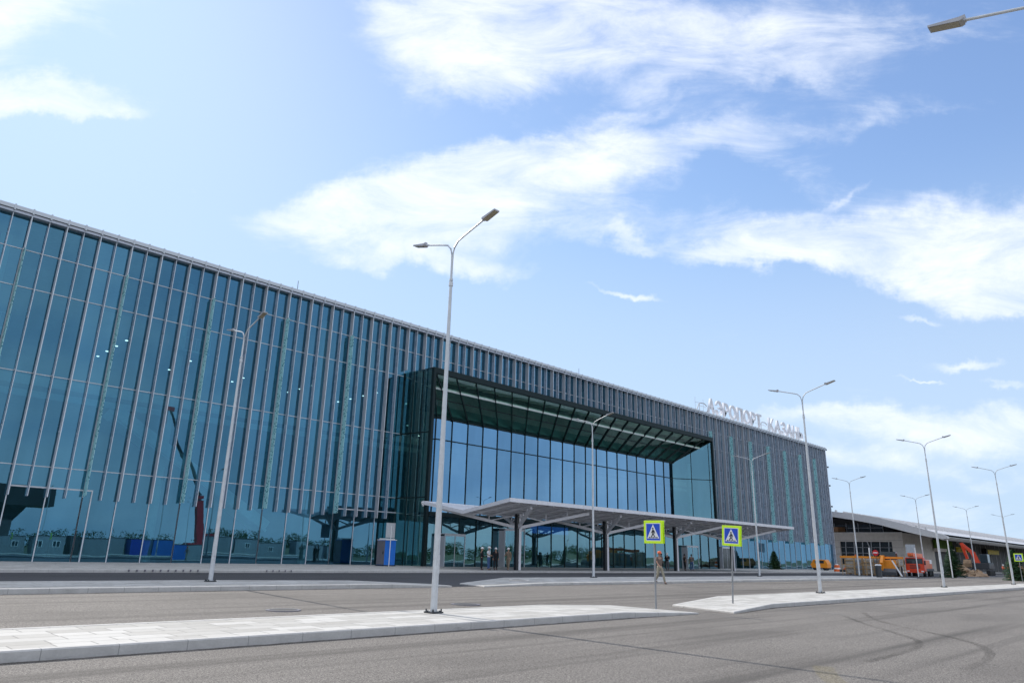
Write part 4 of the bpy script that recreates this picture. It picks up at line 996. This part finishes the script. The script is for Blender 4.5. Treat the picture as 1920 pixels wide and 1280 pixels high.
m = MB(); m.box(190.8, 205, 49.4, 50.3, 4.7, 5.4); t1p(m, 'ledge', M['stone_lt'])
m = MB(); m.box(205.5, 222, 49.6, 49.9, 4.5, 6.4); fb = t1p(m, 'fascia_board', M['black'])
m = MB(); m.box(238, 253, 49.6, 49.9, 4.7, 6.4); m.cur = 0; t1p(m, 'second_fascia_board', M['black'])
m = MB(); m.box(239, 252, 49.5, 49.58, 4.95, 6.1); t1p(m, 'yellow_panel', M['yellow'])
x = 206.5
for ch in 'TERMINAL 1':
    if ch == ' ': x += .9; continue
    o, wd = letter(ch, 0, 0, 1.25, t1, M['yellow'], (0, 0, 0), .2, 1.1, facing='local', name='letter'); o.location = (x-170, 49.45-50, 4.8); x += wd+.28
for (xa, zz, w_) in ((210, 6.6, 1.6), (213, 6.7, 1.2), (208, 6.9, .6)):
    m = MB(); m.box(xa, xa+w_, 49.2, 49.5, zz, zz+.35); t1p(m, 'floodlight', M['white'])
t = thing('glass_screen_panel', 'pale blue glass panel standing behind the crane truck cab', 'panel', (150, 43.4, .3))
m = MB(); m.box(-.1, .1, -.8, .8, 3.1, 4.9); m.build('panel', M['galv'], t); m = MB(); m.tube([(0, -.6, 0), (0, -.6, 3.2)], .08, 6); m.tube([(0, .6, 0), (0, .6, 3.2)], .08, 6); m.build('leg', M['galv'], t)

# ------------------------------------------------------------------ works traffic and materials near the old terminal
def wheel(m, x, y, z, r, w):
    m.tube([(x, y-w/2, z), (x, y+w/2, z)], r, 16)
t = thing('crane_truck', 'red orange mobile crane truck parked facing the camera', 'crane truck', (103.2, 29.6, .16), R(8)); t.scale = (.84, .84, .84)
m = MB(); m.extr([(-1.25, .75), (1.25, .75), (1.25, 1.9), (1.2, 2.75), (-1.2, 2.75), (-1.25, 1.9)], 'x', 0, 2.1); cab = m.build('cab', M['redorange'], t, bevel=.06)
m = MB(); m.box(-.03, 0.0, -1.1, 1.1, 1.85, 2.6); m.build('windscreen', M['windscreen'], cab)
m = MB(); m.box(-.12, 0, -1.2, 1.2, .55, .95); m.build('bumper', M['redorange'], cab)
m = MB()
for z in (1.15, 1.35, 1.55): m.box(-.05, 0, -.7, .7, z, z+.08)
m.build('grille', M['steel_dark'], cab)
for s in (-1, 1):
    m = MB(); m.box(-.14, -.11, s*.95-.17, s*.95+.17, .68, .86); m.build('headlight', M['white'], cab)
    m = MB(); m.box(-.25, -.1, s*1.4-.1, s*1.4+.1, 1.7, 2.3); m.build('mirror', M['black'], cab)
m = MB(); m.box(2.1, 10.5, -1.2, 1.2, .8, 1.15); m.build('chassis', M['steel_dark'], t)
m = MB(); m.box(2.4, 6.2, -1.2, -.2, 1.15, 2.4); m.box(5.5, 8.8, -1.2, 1.2, 1.15, 1.9); m.box(-.5, 9.5, .0, .75, 2.85, 3.4); m.box(-1.0, 8.5, .1, .65, 2.95, 3.3); m.build('crane_boom', M['orange'], t, bevel=.04)
m = MB(); m.box(6.2, 8.6, -1.25, 1.25, 1.9, 2.5); m.build('operator_deck', M['white'], t)
for x in (1.1, 5.6, 7.0, 8.8):
    for s in (-1, 1): m = MB(); wheel(m, x, s*1.05, .5, .5, .35); m.build('wheel', M['rubber'], t)
t = thing('wheel_loader', 'yellow orange backhoe loader between the pallets and the crane truck', 'loader', (97.5, 31.0, .16), R(10))
m = MB(); m.box(0, 3.4, -.9, .9, .8, 1.9); m.box(-.2, 5.5, .4, .8, 1.9, 2.45); m.build('body', M['yelloworange'], t, bevel=.05)
m = MB(); m.box(1.2, 2.6, -.85, .85, 1.9, 2.9); m.build('cab', M['windscreen'], t)
m = MB(); m.beam((-.1, .5, 2.2), (-1.4, .5, 1.4), .3, .4); m.beam((-1.4, .5, 1.4), (-1.1, .5, .4), .25, .3); m.build('loader_arm', M['yelloworange'], t)
m = MB(); m.extr([(-1.6, .1), (-.7, .1), (-.7, .75), (-1.0, .9), (-1.6, .5)], 'y', -1.0, 1.0); m.build('bucket', M['steel_dark'], t)
for x in (.6, 2.9):
    for s in (-1, 1): m = MB(); wheel(m, x, s*.95, .6, .6, .4); m.build('wheel', M['rubber'], t)
t = thing('excavator', 'red orange tracked excavator with raised arm behind the kerb at right', 'excavator', (146.5, 31.5, .16), R(0))
m = MB(); m.box(-1.8, 1.8, -1.4, -.8, .0, .9); m.box(-1.8, 1.8, .8, 1.4, 0, .9); m.build('track', M['rubber'], t, bevel=.15)
m = MB(); m.box(-1.4, 2.2, -1.3, 1.3, 1.0, 2.0); m.build('house', M['steel_dark'], t, bevel=.08)
m = MB(); m.box(-1.3, .3, -1.2, -.1, 2.0, 3.4); m.build('cab', M['windscreen'], t, bevel=.06)
m = MB(); m.beam((-1.0, .1, 1.2), (-1.2, .9, 3.7), .45, .7); m.beam((-1.2, .85, 3.6), (-1.4, 2.3, 5.1), .4, .5); m.build('boom', M['redorange'], t)
m = MB(); m.beam((-1.4, 2.35, 5.25), (-1.5, 1.7, 2.6), .3, .4); m.build('stick', M['redorange'], t)
m = MB(); m.extr([(-2.2, 1.3), (-1.2, 1.2), (-1.1, 2.2), (-1.7, 2.5), (-2.3, 1.9)], 'y', 1.2, 2.3); m.build('bucket', M['earth'], t)
# goods on pallets behind the timber fence
def pallet_stack(x, y, w, h, label, mat):
    t = thing('pallet_stack', label, 'pallet', (x, y, .16), R(random.uniform(-8, 8)), 'pallets of building material beside the terminal corner')
    m = MB()
    for k in range(3): m.box(-.6, .6, -w/2+k*w/2.4, -w/2+k*w/2.4+.12, 0, .1)
    for k in range(6): m.box(-.6+k*.21, -.6+k*.21+.14, -w/2, w/2, .1, .13)
    m.build('pallet', M['timber'], t)
    m = MB(); m.box(-.55, .55, -w/2+.03, w/2-.03, .13, h); m.build('wrapped_load', mat, t, bevel=.06)
    m = MB()
    for yy in (-w/2, 0, w/2): m.box(-.66, -.6, yy-.05, yy+.05, .0, h+.1)
    for z in (h*.35, h*.75): m.box(-.68, -.62, -w/2, w/2, z, z+.1)
    m.build('crate_slats', M['timber'], t)
for i, (x, y, w_, h_, lab) in enumerate([(103, 36.8, 2.2, 2.3, 'tall timber framed pallet stack at the left end of the row, nearest the orange arm'), (101, 35.0, 1.9, 1.9, 'timber framed pallet stack just right of the lamp by the terminal corner'),
     (100, 33.6, 1.8, 2.0, 'timber framed pallet stack left of the no entry sign'), (99.3, 32.2, 1.7, 1.9, 'timber framed pallet stack behind the litter bin'), (98.6, 30.8, 1.6, 1.9, 'pallet stack with grey wrapped load right of the no entry sign')]):
    pallet_stack(x, y, w_, h_, lab, M['wrap'] if i % 2 == 0 else M['cabin'])
t = thing('timber_fence', 'orange topped site barrier rail before the pallets', 'barrier', (98.0, 32.2, .16), R(12))
m = MB(); m.box(-.06, 0, -2.8, 4.4, 2.05, 2.3); m.build('top_rail', M['yelloworange'], t); m = MB()
for k in range(6): m.box(-.05, .05, -2.8+k*1.4, -2.72+k*1.4, 0, 2.1)
m.box(-.03, 0, -2.8, 4.3, 1.2, 1.3); m.build('frame', M['timber'], t)
t = thing('site_drum', 'orange and white warning drum by the terminal corner', 'traffic drum', (116, 44.2, .31))
m = MB(); m.tube([(0, 0, 0), (0, 0, .95)], [.5, .38], 14); m.build('body', M['orange'], t, smooth=True); m = MB(); m.tube([(0, 0, .35), (0, 0, .55)], [.47, .44], 14); m.build('white_band', M['white'], t); m = MB(); m.tube([(0, 0, .95), (0, 0, 1.1)], [.25, .2], 10); m.build('lid', M['white'], t)
t = thing('conveyor_arm', 'slanted orange hoist arm standing between drum and pallets', 'hoist', (113, 41.8, .31))
m = MB(); m.beam((0, .3, .1), (.5, -1.6, 2.4), .5, .45); m.build('boom', M['orange'], t); m = MB(); m.beam((.5, -1.6, 2.4), (.5, -1.8, 0), .15, .15); m.box(-.4, .5, -.3, .8, 0, .35); m.build('support', M['steel_dark'], t)
t = thing('small_digger', 'yellow orange site vehicle standing by the last facade bays', 'site vehicle', (127, 51.2, .31), R(5)); t.scale = (.8, .7, .75)
m = MB(); m.extr([(-2, .5), (1.6, .5), (1.9, 1.2), (1.2, 2.3), (-1.6, 2.3), (-2.1, 1.4)], 'x', -1, 1.6); m.build('body', M['yelloworange'], t, bevel=.08)
m = MB(); m.box(-1.02, -1.0, -1.3, .8, 1.5, 2.1); m.build('window', M['windscreen'], t)
for y in (-1.3, 1.0): m = MB(); m.tube([(-.9, y, .45), (1.3, y, .45)], .45, 14); m.build('wheel', M['rubber'], t)
# earth heaps
def heap(x, y, rx, ry, h, label):
    m = MB(); n, k = 22, 7
    rnd = [[random.uniform(.75, 1.25) for _ in range(n)] for _ in range(k+1)]
    vv = []
    for a in range(k+1):
        for b in range(n):
            r_ = a/k; th = 2*math.pi*b/n; vv.append((x+math.cos(th)*rx*r_*rnd[a][b], y+math.sin(th)*ry*r_*rnd[a][b], .12+h*(1-r_**1.4)*rnd[a][(b*3) % n]))
    m.v = vv
    for a in range(k):
        for b in range(n): m.f.append((a*n+b, a*n+(b+1) % n, (a+1)*n+(b+1) % n, (a+1)*n+b)); m.mi.append(0)
    tag(m.build('earth_heap', M['earth'], None, smooth=True), label, 'earth heap', 'heaps of dug earth at the right')
heap(137, 32.5, 5, 2.2, 1.5, 'long heap of sandy earth below the excavator bucket'); heap(125, 27.6, 3, 1.2, .9, 'low heap of pale rubble right of the near spruce')
heap(150, 27.6, 3, 1.4, 1.0, 'heap of reddish earth between excavator and right lamp'); heap(120, 21.5, 1.6, 1.4, 1.7, 'mound of brown earth beside the far right lamp')
person('worker in orange hi-vis jacket bent beside the excavator', 150, 29.2, .16, R(60), (M['hivis'], True), M['grey_cl'], M['hat_white'], .1, ('fwd', 'fwd'), 1.8)
person('worker in orange hi-vis vest with white helmet right of the excavator', 148, 28.0, .16, R(-60), (M['hivis'], True), M['denim'], M['hat_white'], .0, ('down', 'fwd'), 1.75)

# spruces
def spruce(x, y, z, h, w, label, seed):
    rg = random.Random(seed); t = thing('spruce_tree', label, 'tree', (x, y, z), 0, 'young spruces on the verge')
    m = MB(); m.tube([(0, 0, 0), (0, 0, h)], [.11, .02], 7); m.build('trunk', M['bark'], t)
    m = MB()
    for k in range(60):
        f = k/60; zz = h*(.06+.93*f); L = w*(1-f)**.85*rg.uniform(.7, 1.15)+.08
        for q in range(7):
            a = rg.uniform(0, 2*math.pi); dx, dy = math.cos(a), math.sin(a); n = max(3, int(L/.09))
            for s in range(n):
                r_ = L*(s+.6)/n; drop = -.28*r_+.12*r_*r_/max(L, .1)
                c = Vector((dx*r_, dy*r_, zz+drop)); ln = .16+.10*rg.random(); ww = .05
                for sd in (-1, 1):
                    v = Vector((dx*.6-dy*sd*.8, dy*.6+dx*sd*.8, rg.uniform(-.35, .15))).normalized()*ln; pz = Vector((dy, -dx, .4)).normalized()*ww
                    m.face([c-pz, c+v*.5-pz*.6+Vector((0, 0, -.02)), c+v, c+v*.5+pz])
    m.build('crown', M['spruce'], t)
spruce(104.8, 25.7, .16, 3.9, 1.55, 'bushy dark young spruce right of the crane truck', 3)
spruce(104.5, 19.2, .06, 3.6, 1.4, 'dark young spruce at the right edge behind the crossing sign', 5)
spruce(117, 54.6, .31, 2.9, 1.2, 'small spruce standing close to the ground floor glass right of the canopy', 9)

# ------------------------------------------------------------------ behind the photographer: mirrored in the glass
def cabin(x0, x1, y, h, label, mat, windows=True, d=2.5):
    t = thing('site_cabin', label, 'site cabin', ((x0+x1)/2, y, 0), 0, 'site cabins behind the photographer'); w_ = (x1-x0)/2
    m = MB(); m.box(-w_, w_, -d, 0, .12, h); m.build('shell', mat, t)
    m = MB(); m.box(-w_-.04, w_+.04, -d-.04, .04, h, h+.12); m.build('roof', M['cabin_dark'], t)
    m = MB()
    for k in range(int((x1-x0)/.5)): m.box(-w_+k*.5, -w_+k*.5+.06, 0, .02, .15, h)
    m.build('ribs', mat, t)
    if windows:
        for wx in ([0] if w_ < 2 else [-w_*.5, w_*.5]):
            m = MB(); m.box(wx-.5, wx+.5, .02, .06, 1.1, 2.0); wd = m.build('window', M['white'], t)
            for s in (-1, 1): m = MB(); m.box(wx+s*.23-.19, wx+s*.23+.19, .06, .08, 1.17, 1.93); m.build('pane', M['windscreen'], wd)
YC = -12
cabin(22, 27.2, YC-2, 2.6, 'grey site cabin with white window, far left in the facade reflection', M['cabin']); cabin(27.8, 32.5, YC, 2.6, 'grey site cabin with one white window left of the reflected kerb bend', M['cabin'])
cabin(33.2, 34.8, YC, 2.7, 'narrow dark cabin in the facade reflection', M['cabin_dark'], False); cabin(35.2, 41.2, YC-1, 2.6, 'long ribbed grey container in the facade reflection', M['cabin'], False)
cabin(41.6, 44.2, YC+.5, 2.5, 'dark blue container in the facade reflection', simple('navy_panel', (.01, .04, .35), .5), False)
cabin(45.0, 50.8, YC, 2.55, 'bright blue container in the facade reflection', simple('container_blue', (.01, .11, .40), .6), False)
cabin(51.4, 59, YC-1, 2.6, 'grey container at the foot of the reflected crane', M['cabin'], False); cabin(59.8, 70, YC-2, 2.6, 'grey cabin row right of the reflected crane', M['cabin'])
cabin(71, 77.5, YC, 2.6, 'pale cabin with white windows left of the reflected canopy', M['cabin']); cabin(79, 84, YC-1, 2.5, 'pale small cabin left of the portal in reflection', M['cabin'])
cabin(10, 16, YC-3, 2.6, 'grey cabin beyond the left edge of the reflection', M['cabin'])
t = thing('red_crane', 'red telescopic crane with dark boom seen mirrored in the facade', 'crane', (58, -26, 0))
m = MB(); m.beam((.5, 0, 2.5), (-.5, 0, 11), 1.0, 1.2); m.box(-2, 3, -1.3, 1.3, 1.2, 3.2); m.build('lower_boom', M['crane_red'], t)
m = MB(); m.tube([(-.5, 0, 11), (-3.0, 0, 16), (-6, 0, 20.5), (-8.6, 0, 26.8)], [.42, .36, .3, .24], 8); m.build('upper_boom', M['steel_dark'], t)
m = MB(); m.box(-9.3, -8.0, -.3, .3, 26.6, 27.4); m.tube([(-9.1, 0, 26.6), (-9.1, 0, 24)], .04, 5); m.build('boom_head', M['crane_red'], t)
m = MB()
for x in (-2.5, -1, 1, 2.5, 4):
    m.tube([(x, -1.2, .6), (x, 1.2, .6)], .6, 12)
m.build('wheel', M['rubber'], t)
m = MB(); m.box(-4, 5, -1.3, 1.3, .8, 1.25); m.build('chassis', M['yelloworange'], t)
# dark gateway slab (mirrored at far left)
t = thing('gate_canopy', 'dark heavy gate canopy on a flared pier, mirrored at the far left of the facade', 'canopy', (24, -24, 0))
m = MB(); m.box(-6, 7.8, -4, 4, 7.4, 10.2); m.build('roof_slab', M['black'], t)
m = MB(); m.extr([(1.3, 0), (2.2, 0), (2.6, 5), (4.2, 7.4), (.0, 7.4), (1.2, 5)], 'y', -1, 1); m.build('pier', M['stone_dk'], t)
# far woods
m = MB(); rg = random.Random(11)
def canopy_row(x0, x1, y, hmin, hmax, n):
    for k in range(n):
        x = rg.uniform(x0, x1); yy = y+rg.uniform(-9, 9); h = rg.uniform(hmin, hmax); w_ = rg.uniform(1.2, 2.6)
        for q in range(110):
            c = Vector((x+rg.gauss(0, w_*.5), yy+rg.gauss(0, w_*.5), h*rg.uniform(.1, 1)*(1-.0))); s = rg.uniform(.10, .34)
            a = Vector((rg.gauss(0, 1), rg.gauss(0, 1), rg.gauss(0, 1))).normalized()*s; b = a.orthogonal().normalized()*s
            m.face([c-a, c-b*.8, c+a, c+b*.8])
canopy_row(-120, 420, -190, 4, 7.5, 620)
tag(m.build('woods', M['leaf']), kind='stuff', cat='woods', label='low line of far trees mirrored in the glass')
